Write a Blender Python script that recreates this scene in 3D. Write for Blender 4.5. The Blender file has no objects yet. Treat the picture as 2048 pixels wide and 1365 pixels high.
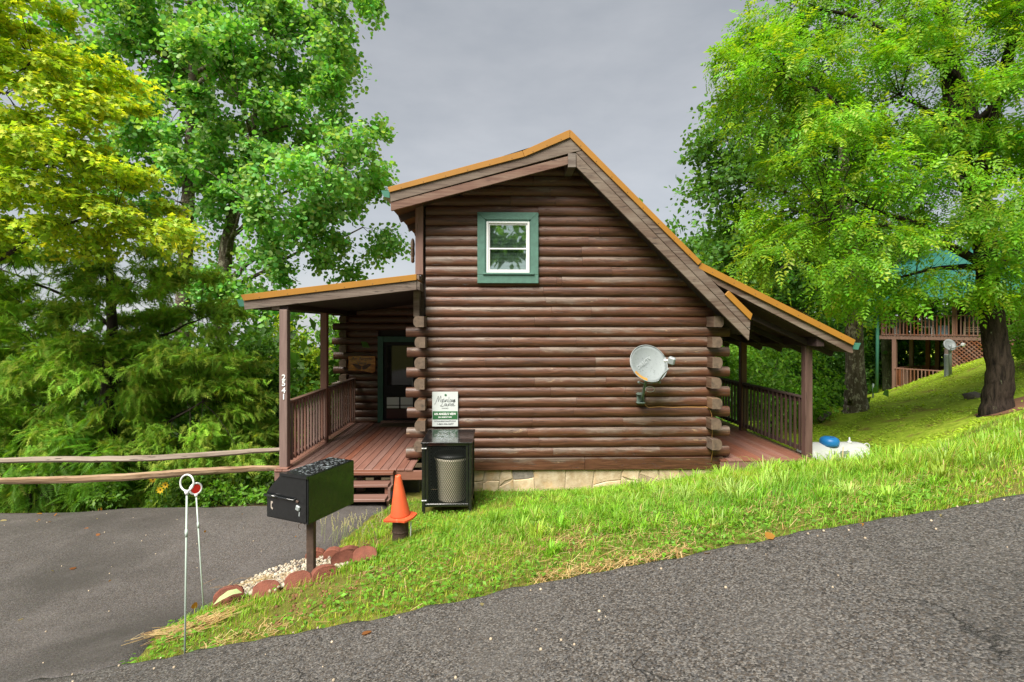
import bpy, bmesh, math, random
import numpy as np
from mathutils import Vector, Matrix, Euler

# ------------------------------------------------------------------ camera, sky, sun, exposure
F, CX, HY, TH, EZ = 1000.0, 1024.0, 655.0, math.radians(1.5), 3.0
sc = bpy.context.scene
cam_d = bpy.data.cameras.new('camera'); cam = bpy.data.objects.new('camera', cam_d)
sc.collection.objects.link(cam); sc.camera = cam
cam.location = (0, 0, EZ); cam.rotation_euler = (math.radians(90), 0, -TH)
cam_d.sensor_width = 36; cam_d.lens = F / 2048 * 36
cam_d.shift_y = -(682.5 - HY) / 2048
cam_d.clip_start = 0.05; cam_d.clip_end = 3000

SUN_EL, SUN_AZ = math.radians(52), math.radians(-148)   # azimuth from +Y towards +X: behind the camera, to the left
wd = bpy.data.worlds.new('World'); sc.world = wd; wd.use_nodes = True
nt = wd.node_tree; nt.nodes.clear()
def wn(t): return nt.nodes.new(t)
sky = wn('ShaderNodeTexSky'); sky.sky_type = 'NISHITA'; sky.sun_disc = False
sky.sun_elevation = SUN_EL; sky.sun_rotation = SUN_AZ % (2*math.pi)
tc = wn('ShaderNodeTexCoord')
mp = wn('ShaderNodeMapping'); mp.inputs['Scale'].default_value = (1.6, 1.6, 4.2)
nz = wn('ShaderNodeTexNoise'); nz.inputs['Scale'].default_value = 1.5; nz.inputs['Detail'].default_value = 6; nz.inputs['Roughness'].default_value = .55
rp = wn('ShaderNodeValToRGB'); e = rp.color_ramp.elements
e[0].position = .30; e[0].color = (.80, .845, .90, 1); e[1].position = .72; e[1].color = (1.20, 1.22, 1.255, 1)
mx = wn('ShaderNodeMix'); mx.data_type = 'RGBA'; mx.inputs[0].default_value = .95
bg = wn('ShaderNodeBackground'); bg.inputs['Strength'].default_value = 0.1
wo = wn('ShaderNodeOutputWorld')
L = nt.links.new
L(tc.outputs['Generated'], mp.inputs['Vector']); L(mp.outputs[0], nz.inputs['Vector']); L(nz.outputs['Fac'], rp.inputs['Fac'])
sp_ = wn('ShaderNodeSeparateXYZ'); L(tc.outputs['Generated'], sp_.inputs[0])
hz = wn('ShaderNodeMapRange'); hz.inputs['From Min'].default_value = 0; hz.inputs['From Max'].default_value = .42; hz.inputs['To Min'].default_value = 1.28; hz.inputs['To Max'].default_value = 1.0; L(sp_.outputs[2], hz.inputs['Value'])
mh = wn('ShaderNodeVectorMath'); mh.operation = 'SCALE'; L(rp.outputs[0], mh.inputs[0]); L(hz.outputs[0], mh.inputs['Scale'])
L(sky.outputs[0], mx.inputs[6]); L(mh.outputs[0], mx.inputs[7]); L(mx.outputs[2], bg.inputs['Color']); L(bg.outputs[0], wo.inputs['Surface'])

sl = bpy.data.lights.new('sun', 'SUN'); sl.energy = 2.2; sl.angle = math.radians(38); sl.color = (1, .95, .86)
so = bpy.data.objects.new('sun', sl); sc.collection.objects.link(so)
sd = Vector((math.sin(SUN_AZ)*math.cos(SUN_EL), math.cos(SUN_AZ)*math.cos(SUN_EL), math.sin(SUN_EL)))
so.rotation_euler = sd.to_track_quat('Z', 'Y').to_euler()
so.location = (0, -5, 30)
sc.view_settings.view_transform = 'Standard'; sc.view_settings.look = 'None'
sc.view_settings.exposure = 2.2; sc.view_settings.gamma = 1.0; sc.view_settings.use_curve_mapping = False
sc.cycles.max_bounces = 7; sc.cycles.transparent_max_bounces = 8
sc.cycles.sample_clamp_indirect = 6

# ------------------------------------------------------------------ pixel -> world helpers
CT, ST = math.cos(TH), math.sin(TH)
def ray(px, py):
    u = (px-CX)/F; return (u*CT+ST, CT-u*ST, (HY-py)/F)
def onY(px, py, Y):
    r = ray(px, py); t = Y/r[1]; return (r[0]*t, Y, EZ+r[2]*t)
def atD(px, py, d):
    r = ray(px, py); return (r[0]*d, r[1]*d, EZ+r[2]*d)
def XZ(px, py, Y):
    p = onY(px, py, Y); return (p[0], p[2])

# ------------------------------------------------------------------ object helpers
COL = sc.collection
def link(name, data, parent=None, loc=(0,0,0), rot=(0,0,0)):
    o = bpy.data.objects.new(name, data); COL.objects.link(o)
    o.location = loc; o.rotation_euler = rot
    if parent is not None:                     # loc / rot are always given in world space
        o.parent = parent; o.matrix_parent_inverse = WM[parent.name].inverted()
    WM[o.name] = Matrix.Translation(loc) @ Euler(rot).to_matrix().to_4x4()
    return o
WM = {}
def tag(o, label=None, cat=None, group=None, kind=None):
    if label: o['label'] = label
    if cat: o['category'] = cat
    if group: o['group'] = group
    if kind: o['kind'] = kind
    return o
def thing(name, label, cat, loc=(0,0,0), group=None, rot=(0,0,0)):
    o = link(name, None, None, loc, rot); o.empty_display_size = .1
    return tag(o, label, cat, group)
def mesh_from(name, verts, faces, mat, smooth=False):
    me = bpy.data.meshes.new(name); me.from_pydata([tuple(v) for v in verts], [], [tuple(f) for f in faces]); me.update()
    if mat: me.materials.append(mat)
    if smooth: me.polygons.foreach_set('use_smooth', [True]*len(me.polygons))
    return me
def centred(verts):
    v = np.array(verts, float); c = (v.min(0)+v.max(0))/2; return v-c, tuple(c)
def obj(name, verts, faces, mat, parent=None, smooth=False, loc=None, rot=(0,0,0)):
    if loc is None: verts, loc = centred(verts)
    return link(name, mesh_from(name, verts, faces, mat, smooth), parent, tuple(float(x) for x in loc), rot)
_bx = {}
def box_mesh(s, bev, mat):
    k = (round(s[0],4), round(s[1],4), round(s[2],4), round(bev,4), mat.name)
    if k in _bx: return _bx[k]
    bm = bmesh.new(); bmesh.ops.create_cube(bm, size=1); bmesh.ops.scale(bm, vec=s, verts=bm.verts)
    if bev > 0: bmesh.ops.bevel(bm, geom=bm.edges[:], offset=min(bev, min(s)*.4), segments=1, affect='EDGES')
    me = bpy.data.meshes.new('board'); bm.to_mesh(me); bm.free(); me.materials.append(mat); _bx[k] = me
    return me
def box(name, c, s, mat, parent=None, rot=(0,0,0), bev=.006):
    return link(name, box_mesh(s, bev, mat), parent, c, rot)
def bbox(name, a, b, mat, parent=None, bev=.006):
    c = tuple((a[i]+b[i])/2 for i in range(3)); s = tuple(abs(b[i]-a[i]) for i in range(3))
    return box(name, c, s, mat, parent, (0,0,0), bev)
def beam(name, p, q, w, h, mat, parent=None, bev=.006):   # box from p to q, width w (horizontal), height h
    p, q = Vector(p), Vector(q); d = q-p; rot = d.to_track_quat('X', 'Z').to_euler()
    return link(name, box_mesh((d.length, w, h), bev, mat), parent, tuple((p+q)/2), tuple(rot))
def prism(name, pts, y0, y1, mat, parent=None, bev=.0):    # polygon in XZ, pushed along Y
    n = len(pts); v = [(x, y0, z) for x, z in pts]+[(x, y1, z) for x, z in pts]
    f = [tuple(range(n)), tuple(range(2*n-1, n-1, -1))]+[(i, i+n, (i+1) % n+n, (i+1) % n) for i in range(n)]
    o = obj(name, v, f, mat, parent)
    bm = bmesh.new(); bm.from_mesh(o.data); bmesh.ops.recalc_face_normals(bm, faces=bm.faces)
    if bev: bmesh.ops.bevel(bm, geom=bm.edges[:], offset=bev, segments=1, affect='EDGES')
    bm.to_mesh(o.data); bm.free()
    return o
def ppx(name, poly, Y, th, mat, parent=None, bev=.004):
    return prism(name, [XZ(x, y, Y) for x, y in poly], Y, Y+th, mat, parent, bev)
def tube_np(pts, rad, sides=6, cap=True):
    pts = [Vector(p) for p in pts]; V = []; Fc = []; n = len(pts)
    ref = None
    for i, p in enumerate(pts):
        t = (pts[min(i+1, n-1)]-pts[max(i-1, 0)])
        t = t.normalized() if t.length > 1e-9 else Vector((0,0,1))
        if ref is None: ref = t.orthogonal().normalized()
        ref = (ref-t*ref.dot(t)); ref = ref.normalized() if ref.length > 1e-6 else t.orthogonal().normalized()
        b = t.cross(ref); r = rad[i] if hasattr(rad, '__len__') else rad
        for k in range(sides):
            a = 2*math.pi*k/sides; V.append(p+ref*(r*math.cos(a))+b*(r*math.sin(a)))
    for i in range(n-1):
        for k in range(sides):
            k2 = (k+1) % sides; Fc.append((i*sides+k, i*sides+k2, (i+1)*sides+k2, (i+1)*sides+k))
    if cap: Fc += [tuple(range(sides-1, -1, -1)), tuple((n-1)*sides+k for k in range(sides))]
    return [tuple(v) for v in V], Fc
def tube(name, pts, rad, mat, parent=None, sides=8, smooth=True):
    v, f = tube_np(pts, rad, sides); return obj(name, v, f, mat, parent, smooth)
class Acc:
    def __init__(s): s.v = []; s.f = []
    def add(s, v, f):
        k = len(s.v); s.v += list(v); s.f += [tuple(i+k for i in q) for q in f]
    def box(s, a, b):
        x0,y0,z0 = a; x1,y1,z1 = b
        s.add([(x0,y0,z0),(x1,y0,z0),(x1,y1,z0),(x0,y1,z0),(x0,y0,z1),(x1,y0,z1),(x1,y1,z1),(x0,y1,z1)],
              [(3,2,1,0),(4,5,6,7),(0,1,5,4),(1,2,6,5),(2,3,7,6),(3,0,4,7)])
    def obj(s, name, mat, parent=None, smooth=False): return obj(name, s.v, s.f, mat, parent, smooth)
def lathe(prof, sides=24):       # prof: (r,z) list
    V = []; Fc = []
    for r, z in prof:
        for k in range(sides):
            a = 2*math.pi*k/sides; V.append((r*math.cos(a), r*math.sin(a), z))
    for i in range(len(prof)-1):
        for k in range(sides):
            k2 = (k+1) % sides; Fc.append((i*sides+k, i*sides+k2, (i+1)*sides+k2, (i+1)*sides+k))
    Fc += [tuple(range(sides-1, -1, -1)), tuple((len(prof)-1)*sides+k for k in range(sides))]
    return V, Fc
def text_obj(name, s, size, mat, parent, loc, rot=(math.pi/2,0,0), ext=.002, align='CENTER', sx=1.0, bold=0.0):
    cu = bpy.data.curves.new(name, 'FONT'); cu.body = s; cu.size = size; cu.extrude = ext; cu.align_x = align; cu.align_y = 'CENTER'
    cu.resolution_u = 3; cu.offset = bold
    t = bpy.data.objects.new(name, cu); COL.objects.link(t)
    dg = bpy.context.evaluated_depsgraph_get(); me = bpy.data.meshes.new_from_object(t.evaluated_get(dg))
    bpy.data.objects.remove(t); bpy.data.curves.remove(cu)
    if sx != 1: me.transform(Matrix.Diagonal((sx,1,1,1)))
    me.materials.clear(); me.materials.append(mat)
    return link(name, me, parent, loc, rot)

# ------------------------------------------------------------------ materials
MATS = {}
KA = .84        # the photograph is exposed for the shade; paint, timber and plastic keep real albedos below it
class NG:
    def __init__(s, name):
        s.m = bpy.data.materials.new(name); s.m.use_nodes = True; s.t = s.m.node_tree; s.t.nodes.clear()
        s.out = s.n('ShaderNodeOutputMaterial'); s.b = s.n('ShaderNodeBsdfPrincipled'); s.l(s.b.outputs[0], s.out.inputs['Surface'])
    def n(s, t, **kw):
        q = s.t.nodes.new(t)
        for k, v in kw.items(): setattr(q, k, v)
        return q
    def l(s, a, b): s.t.links.new(a, b)
    def noise(s, vec, scale, detail=5, rough=.6, dist=0):
        q = s.n('ShaderNodeTexNoise'); q.inputs['Scale'].default_value = scale; q.inputs['Detail'].default_value = detail
        q.inputs['Roughness'].default_value = rough; q.inputs['Distortion'].default_value = dist
        s.l(vec, q.inputs['Vector']); return q.outputs['Fac']
    def ramp(s, fac, stops):
        q = s.n('ShaderNodeValToRGB'); el = q.color_ramp.elements
        while len(el) < len(stops): el.new(.5)
        for i, (p, c) in enumerate(stops): el[i].position = p; el[i].color = (*c, 1) if len(c) == 3 else c
        s.l(fac, q.inputs['Fac']); return q.outputs[0]
    def mix(s, fac, a, b, mode='MIX'):
        q = s.n('ShaderNodeMix', data_type='RGBA', blend_type=mode)
        for sock, v in ((0, fac), (6, a), (7, b)):
            if isinstance(v, (int, float)): q.inputs[sock].default_value = v
            elif isinstance(v, tuple): q.inputs[sock].default_value = (*v, 1)
            else: s.l(v, q.inputs[sock])
        return q.outputs[2]
    def math(s, op, a, b=None, c=None):
        q = s.n('ShaderNodeMath', operation=op)
        for i, v in enumerate((a, b, c)):
            if v is None: continue
            if isinstance(v, (int, float)): q.inputs[i].default_value = v
            else: s.l(v, q.inputs[i])
        return q.outputs[0]
    def coords(s, scale=(1,1,1), rand=True, space='Object'):
        t = s.n('ShaderNodeTexCoord'); v = t.outputs[space]
        if space == 'World':
            pass
        if rand:
            oi = s.n('ShaderNodeObjectInfo'); cb = s.n('ShaderNodeCombineXYZ')
            for i, k in enumerate((37.0, 61.0, 83.0)): s.l(s.math('MULTIPLY', oi.outputs['Random'], k), cb.inputs[i])
            ad = s.n('ShaderNodeVectorMath', operation='ADD'); s.l(v, ad.inputs[0]); s.l(cb.outputs[0], ad.inputs[1]); v = ad.outputs[0]
        m = s.n('ShaderNodeMapping'); m.inputs['Scale'].default_value = scale; s.l(v, m.inputs['Vector']); return m.outputs[0]
    def rand(s): return s.n('ShaderNodeObjectInfo').outputs['Random']
    def bump(s, h, strength=.3, dist=.01):
        q = s.n('ShaderNodeBump'); q.inputs['Strength'].default_value = strength; q.inputs['Distance'].default_value = dist
        s.l(h, q.inputs['Height']); s.l(q.outputs[0], s.b.inputs['Normal'])
    def set(s, **kw):
        for k, v in kw.items():
            i = s.b.inputs[k.replace('_', ' ')]
            if isinstance(v, (int, float)): i.default_value = v
            elif isinstance(v, tuple): i.default_value = (*v, 1) if len(v) == 3 else v
            else: s.l(v, i)
    def done(s): MATS[s.m.name] = s.m; return s.m
def plain(name, col, rough=.6, var=.12, scale=6, metallic=0, spec=.5, bump=0, bscale=60, dirt=None, coat=0):
    col = tuple(x*KA for x in col); dirt = dirt and (tuple(x*KA for x in dirt[0]), dirt[1], dirt[2])
    g = NG(name); v = g.coords()
    n = g.noise(v, scale, 6)
    a = tuple(c*(1-var) for c in col); b = tuple(min(1, c*(1+var)) for c in col)
    c = g.ramp(n, [(.3, a), (.7, b)])
    if dirt:
        d = g.noise(v, dirt[1], 8, .7); f = g.ramp(d, [(dirt[2], (0,0,0)), (dirt[2]+.1, (1,1,1))]); c = g.mix(f, c, dirt[0])
    g.set(Base_Color=c, Roughness=rough, Metallic=metallic, Specular_IOR_Level=spec, Coat_Weight=coat)
    if bump: g.bump(g.noise(v, bscale, 6), bump)
    return g.done()
def wood(name, dark, light, axis=0, grain=9, rough=.65, rnd=.35, weather=None, wamt=.55, crack=.25, bump=.35, spec=.4, knots=True):
    """painted or stained timber with grain along the given local axis"""
    dark, light = tuple(x*KA for x in dark), tuple(x*KA for x in light); weather = weather and tuple(x*KA for x in weather)
    g = NG(name); st = [1.0, 1.0, 1.0]; st[axis] = .07
    v = g.coords(tuple(st)); v0 = g.coords((1,1,1))
    n1 = g.noise(v, grain*3, 8, .65, .6); c = g.ramp(n1, [(.32, dark), (.68, light)])
    lo = g.noise(v, grain*.5, 4, .5)
    if weather:
        w = g.ramp(g.math('ADD', g.math('MULTIPLY', lo, .6), g.math('MULTIPLY', n1, .4)), [(wamt-.08, (0,0,0)), (wamt+.12, (1,1,1))]); c = g.mix(w, c, weather)
    n2 = g.noise(v, grain*7, 3, .5); cr = g.ramp(n2, [(crack, (1,1,1)), (crack+.06, (0,0,0))]); c = g.mix(cr, c, tuple(x*.35 for x in dark))
    if knots:
        vo = g.n('ShaderNodeTexVoronoi', feature='F1'); s2 = [7.0, 7.0, 7.0]; s2[axis] = 2.2
        g.l(g.coords(tuple(s2)), vo.inputs['Vector']); vo.inputs['Scale'].default_value = 1
        kf = g.ramp(vo.outputs['Distance'], [(.05, (1,1,1)), (.12, (0,0,0))]); c = g.mix(g.math('MULTIPLY', kf, .55), c, tuple(x*.5 for x in dark))
    r = g.rand(); hs = g.n('ShaderNodeHueSaturation'); g.l(c, hs.inputs['Color'])
    g.l(g.math('MULTIPLY_ADD', r, rnd, 1-rnd/2), hs.inputs['Value'])
    g.l(g.math('MULTIPLY_ADD', g.math('FRACT', g.math('MULTIPLY', r, 7.3)), .5, .75), hs.inputs['Saturation'])
    g.set(Base_Color=hs.outputs[0], Roughness=g.math('MULTIPLY_ADD', n1, .3, rough-.15), Specular_IOR_Level=spec)
    g.bump(g.math('SUBTRACT', n1, g.math('MULTIPLY', cr, 1.2)), bump, .006)
    return g.done()

def log_mat(name):
    g = NG(name); v = g.coords((.07,1,1)); vb = g.coords((.35,1,1))
    n1 = g.noise(v, 24, 8, .7, .7); n2 = g.noise(v, 60, 4, .6); lo = g.noise(vb, 3.2, 5, .6); lo2 = g.noise(vb, 9, 5, .65)
    red = g.ramp(n1, [(.30, (.029,.0115,.0065)), (.50, (.080,.031,.0155)), (.72, (.138,.057,.028))])
    grey = g.ramp(n1, [(.28, (.044,.029,.021)), (.5, (.106,.074,.055)), (.74, (.205,.155,.122))])
    sx = g.n('ShaderNodeSeparateXYZ'); tcn = g.n('ShaderNodeTexCoord'); g.l(tcn.outputs['Object'], sx.inputs[0])
    f = g.math('ADD', g.math('MULTIPLY', sx.outputs[2], 4.2), g.math('MULTIPLY_ADD', lo, 1.7, -.92)); f = g.math('ADD', f, g.math('MULTIPLY_ADD', lo2, .9, -.20))
    f = g.math('ADD', f, g.math('MULTIPLY_ADD', g.rand(), .5, -.30))
    c = g.mix(g.ramp(f, [(.28, (0,0,0)), (.62, (1,1,1))]), red, grey)
    pe = g.ramp(g.math('MULTIPLY', g.ramp(f, [(.40, (0,0,0)), (.48, (1,1,1)), (.56, (0,0,0))]), g.ramp(lo2, [(.57, (0,0,0)), (.66, (1,1,1))])), [(.3, (0,0,0)), (.8, (.40,.40,.40))])
    c = g.mix(pe, c, (.42,.27,.14))                                    # bare wood where the stain has peeled
    ck = g.ramp(n2, [(.30, (1,1,1)), (.37, (0,0,0))]); c = g.mix(g.math('MULTIPLY', ck, .8), c, (.018,.011,.008))
    vo = g.n('ShaderNodeTexVoronoi', feature='F1'); g.l(g.coords((1.3,6,6)), vo.inputs['Vector']); vo.inputs['Scale'].default_value = 1
    c = g.mix(g.ramp(vo.outputs['Distance'], [(.05, (.6,.6,.6)), (.13, (0,0,0))]), c, (.045,.024,.014))
    hs = g.n('ShaderNodeHueSaturation'); g.l(c, hs.inputs['Color']); g.l(g.math('MULTIPLY_ADD', g.rand(), .35, .85), hs.inputs['Value'])
    g.set(Base_Color=hs.outputs[0], Roughness=g.math('MULTIPLY_ADD', n1, .35, .30), Specular_IOR_Level=.5); g.bump(g.math('SUBTRACT', n1, g.math('MULTIPLY', ck, 1.0)), .7, .008); return g.done()
LOG = log_mat('log_stain')
LOGY = wood('log_stain_side', (.075,.040,.024), (.17,.10,.064), axis=1, grain=7, weather=(.22,.155,.11), wamt=.5, crack=.30, bump=.6, rough=.5, rnd=.5)
RAKE = wood('rake_board', (.085,.055,.040), (.165,.115,.085), grain=8, weather=(.21,.17,.135), wamt=.52, crack=.3, rough=.7)
RAKER = wood('rake_board_red', (.12,.062,.045), (.21,.125,.092), grain=8, weather=(.24,.18,.14), wamt=.57, crack=.28, rough=.7)
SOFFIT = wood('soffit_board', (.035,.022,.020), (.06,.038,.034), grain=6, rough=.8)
DECK = wood('deck_board', (.195,.092,.070), (.28,.145,.113), axis=1, grain=7, crack=.2, rough=.45, rnd=.22, knots=False, bump=.2)
DECKX = wood('deck_timber', (.18,.09,.068), (.25,.135,.104), axis=0, grain=7, crack=.22, rough=.5, rnd=.2, knots=False, bump=.2)
POSTL = wood('post_paint', (.175,.095,.075), (.26,.15,.12), axis=2, grain=6, crack=.22, rough=.6, rnd=.2, knots=False, bump=.25)
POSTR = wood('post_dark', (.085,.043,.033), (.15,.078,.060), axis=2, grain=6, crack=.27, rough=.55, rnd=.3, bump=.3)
RAILR = wood('rail_dark', (.07,.040,.033), (.12,.068,.055), axis=0, grain=6, crack=.22, rough=.5, rnd=.3, knots=False)
FENCE = wood('split_rail', (.15,.092,.055), (.33,.225,.145), grain=5, weather=(.40,.31,.23), wamt=.5, crack=.3, rough=.75, bump=.7)
NBWOOD = wood('neighbour_wood', (.17,.075,.045), (.27,.125,.08), axis=2, grain=4, crack=.2, rnd=.2, knots=False)
ENDG = plain('end_grain', (.135,.092,.062), .8, .3, 14, bump=.4, bscale=40, dirt=((.07,.05,.035), 9, .55))
ROOFM = plain('orange_metal', (.36,.165,.022), .38, .06, 3, spec=.5, metallic=.0)
GREEN = plain('green_trim', (.075,.175,.135), .65, .16, 12, bump=.3, bscale=50, dirt=((.13,.25,.20), 22, .62))
GREEND = plain('green_trim_shaded', (.035,.115,.082), .6, .15, 10, bump=.2)  # trim green made darker: the shade of the porch is put into the colour
GUTTER = plain('gutter_green', (.05,.18,.125), .35, .08, 4)
VINYL = plain('white_vinyl', (.78,.79,.80), .35, .02, 3)
BLIND = plain('blind_slat', (.80,.82,.81), .5, .03, 3)
DARK = plain('dark_interior', (.018,.018,.020), .8, .1, 3)
SHADE = plain('shade_dark', (.03,.022,.018), .8, .2, 4)  # near-black colour stands in for shade behind logs and lattice and under decks
BLACK = plain('black_paint', (.010,.011,.012), .16, .3, 30, spec=.6, coat=.5, bump=.06, bscale=120)
BLACKM = plain('black_mesh', (.015,.017,.018), .35, .2, 10)
RUST = plain('rusty_steel', (.075,.045,.032), .7, .35, 14, bump=.3, dirt=((.16,.075,.035), 12, .6))
BEIGE = plain('beige_plastic', (.80,.72,.56), .5, .06, 4)
CONE = plain('orange_cone_vinyl', (.80,.115,.035), .55, .08, 7, dirt=((.80,.25,.13), 10, .6))
WHITEP = plain('white_paint', (.72,.73,.72), .4, .05, 6, dirt=((.45,.46,.42), 14, .66))
FIBRE = plain('pale_green_fibreglass', (.50,.60,.53), .5, .06, 8)
REDREF = plain('red_reflector', (.62,.012,.014), .25, .1, 80, coat=.5)
BLUE = plain('blue_plastic', (.015,.20,.55), .4, .08, 5)
DISHM = plain('dish_paint', (.27,.30,.305), .42, .06, 5, dirt=((.12,.14,.13), 26, .58))
DISHG = plain('mast_grey_green', (.14,.19,.16), .5, .15, 12)
CABLE = plain('tan_cable', (.42,.22,.06), .5, .1, 9)
INKD = plain('dark_ink', (.035,.04,.045), .6, .05, 3)
SIGNW = plain('sign_face', (.58,.62,.61), .5, .03, 3)
SIGNG = plain('sign_green', (.025,.125,.040), .5, .05, 3)
WHITEI = plain('white_ink', (.85,.86,.85), .5, .02, 3)
BRICK = plain('red_edging_block', (.20,.062,.036), .85, .25, 12, bump=.6, bscale=90, dirt=((.26,.11,.06), 30, .60))
SOIL = plain('bare_soil', (.19,.085,.038), .95, .35, 9, bump=.6)
TANKW = plain('tank_white', (.60,.61,.60), .4, .03, 5)
ROOFG = plain('green_metal_roof', (.008,.105,.080), .7, .1, 4)
CREAM = plain('cream_paint', (.52,.44,.30), .6, .06, 5)
ROCK = plain('grey_rock', (.12,.10,.085), .9, .35, 8, bump=.6)
# live-edge sign slab
g = NG('varnished_slab'); v = g.coords((.8,3,5)); n = g.noise(v, 3.2, 6, .6, 1.2)
g.set(Base_Color=g.ramp(n, [(.3, (.13,.035,.010)), (.5, (.40,.13,.022)), (.72, (.66,.30,.045))]), Roughness=.25, Coat_Weight=.4); SLAB = g.done()
# glass
g = NG('window_glass'); gl_ = g.n('ShaderNodeBsdfGlossy'); gl_.inputs['Roughness'].default_value = .02; gl_.inputs['Color'].default_value = (.85,.95,.88,1); tr_ = g.n('ShaderNodeBsdfTransparent'); tr_.inputs['Color'].default_value = (.80,.88,.84,1); mg_ = g.n('ShaderNodeMixShader'); mg_.inputs[0].default_value = .42; g.l(tr_.outputs[0], mg_.inputs[1]); g.l(gl_.outputs[0], mg_.inputs[2]); g.l(mg_.outputs[0], g.out.inputs['Surface']); g.set(Base_Color=(.03,.04,.04), Roughness=.03, Specular_IOR_Level=1.0, Alpha=.22, Coat_Weight=1.0, Coat_IOR=2.0, Coat_Roughness=.02); GLASS = g.done()
g = NG('door_glass'); g.set(Base_Color=(.012,.014,.015), Roughness=.04, Specular_IOR_Level=.4); DGLASS = g.done()
# stone
g = NG('tan_stone'); v = g.coords((1,1,1)); n = g.noise(v, 7, 8, .65); n2 = g.noise(v, 2.5, 3)
c = g.ramp(n, [(.25, (.27,.19,.105)), (.5, (.42,.33,.215)), (.75, (.52,.44,.32))])
c = g.mix(g.ramp(n2, [(.55, (0,0,0)), (.7, (.6,.6,.6))]), c, (.50,.30,.12))
hs = g.n('ShaderNodeHueSaturation'); g.l(c, hs.inputs['Color']); g.l(g.math('MULTIPLY_ADD', g.rand(), .5, .75), hs.inputs['Value'])
g.set(Base_Color=hs.outputs[0], Roughness=.85); g.bump(n, .7, .02); STONE = g.done()
STONEG = plain('grey_stone', (.20,.175,.15), .9, .35, 12, bump=.6, bscale=20)
MORTAR = plain('mortar', (.46,.37,.25), .95, .15, 20, bump=.5)
# pebbles: colour attribute; leaf materials use the same idea
def attr_mat(name, rough=.6, transl=0.0, spec=.35, bump=0, sss=None, coat=0):
    g = NG(name); a = g.n('ShaderNodeAttribute', attribute_name='tint')
    g.set(Base_Color=a.outputs['Color'], Roughness=rough, Specular_IOR_Level=spec)
    if transl > 0:
        tr = g.n('ShaderNodeBsdfTranslucent'); tc_ = g.mix(1.0, a.outputs['Color'], (1.5,1.38,.5), 'MULTIPLY'); g.l(tc_, tr.inputs['Color'])
        ms = g.n('ShaderNodeMixShader'); ms.inputs[0].default_value = transl
        g.l(g.b.outputs[0], ms.inputs[1]); g.l(tr.outputs[0], ms.inputs[2]); g.l(ms.outputs[0], g.out.inputs['Surface'])
    return g.done()
LEAF = attr_mat('leaf', .5, .45, .35)
NEEDLE = attr_mat('needle_spray', .65, .38, .2)
GRASS = attr_mat('grass_blade', .5, .40, .3)
PEB = attr_mat('pebble', .7)
STRAW = attr_mat('dry_straw', .7, .15)
def bark(name, dark, light, lichen=None, scale=9, lsc=7, lt=.56):
    g = NG(name); v = g.coords((1,1,.18), rand=False); v1 = g.coords((1,1,.6), rand=False)
    n = g.noise(v, scale*1.6, 8, .7, .3); c = g.ramp(n, [(.35, dark), (.65, light)])
    if lichen:
        l = g.noise(v1, lsc, 8, .75); c = g.mix(g.ramp(l, [(lt, (0,0,0)), (lt+.07, (1,1,1))]), c, lichen)
    g.set(Base_Color=c, Roughness=.9, Specular_IOR_Level=.15); g.bump(n, 1.0, .04); return g.done()
BARKW = bark('walnut_bark', (.008,.006,.005), (.055,.040,.031), (.15,.17,.10), lt=.62)
BARKT = bark('grey_bark', (.05,.04,.03), (.15,.12,.09), (.34,.31,.24), lt=.52, lsc=9)
BARKD = bark('dark_bark', (.025,.02,.016), (.07,.055,.042))
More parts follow.
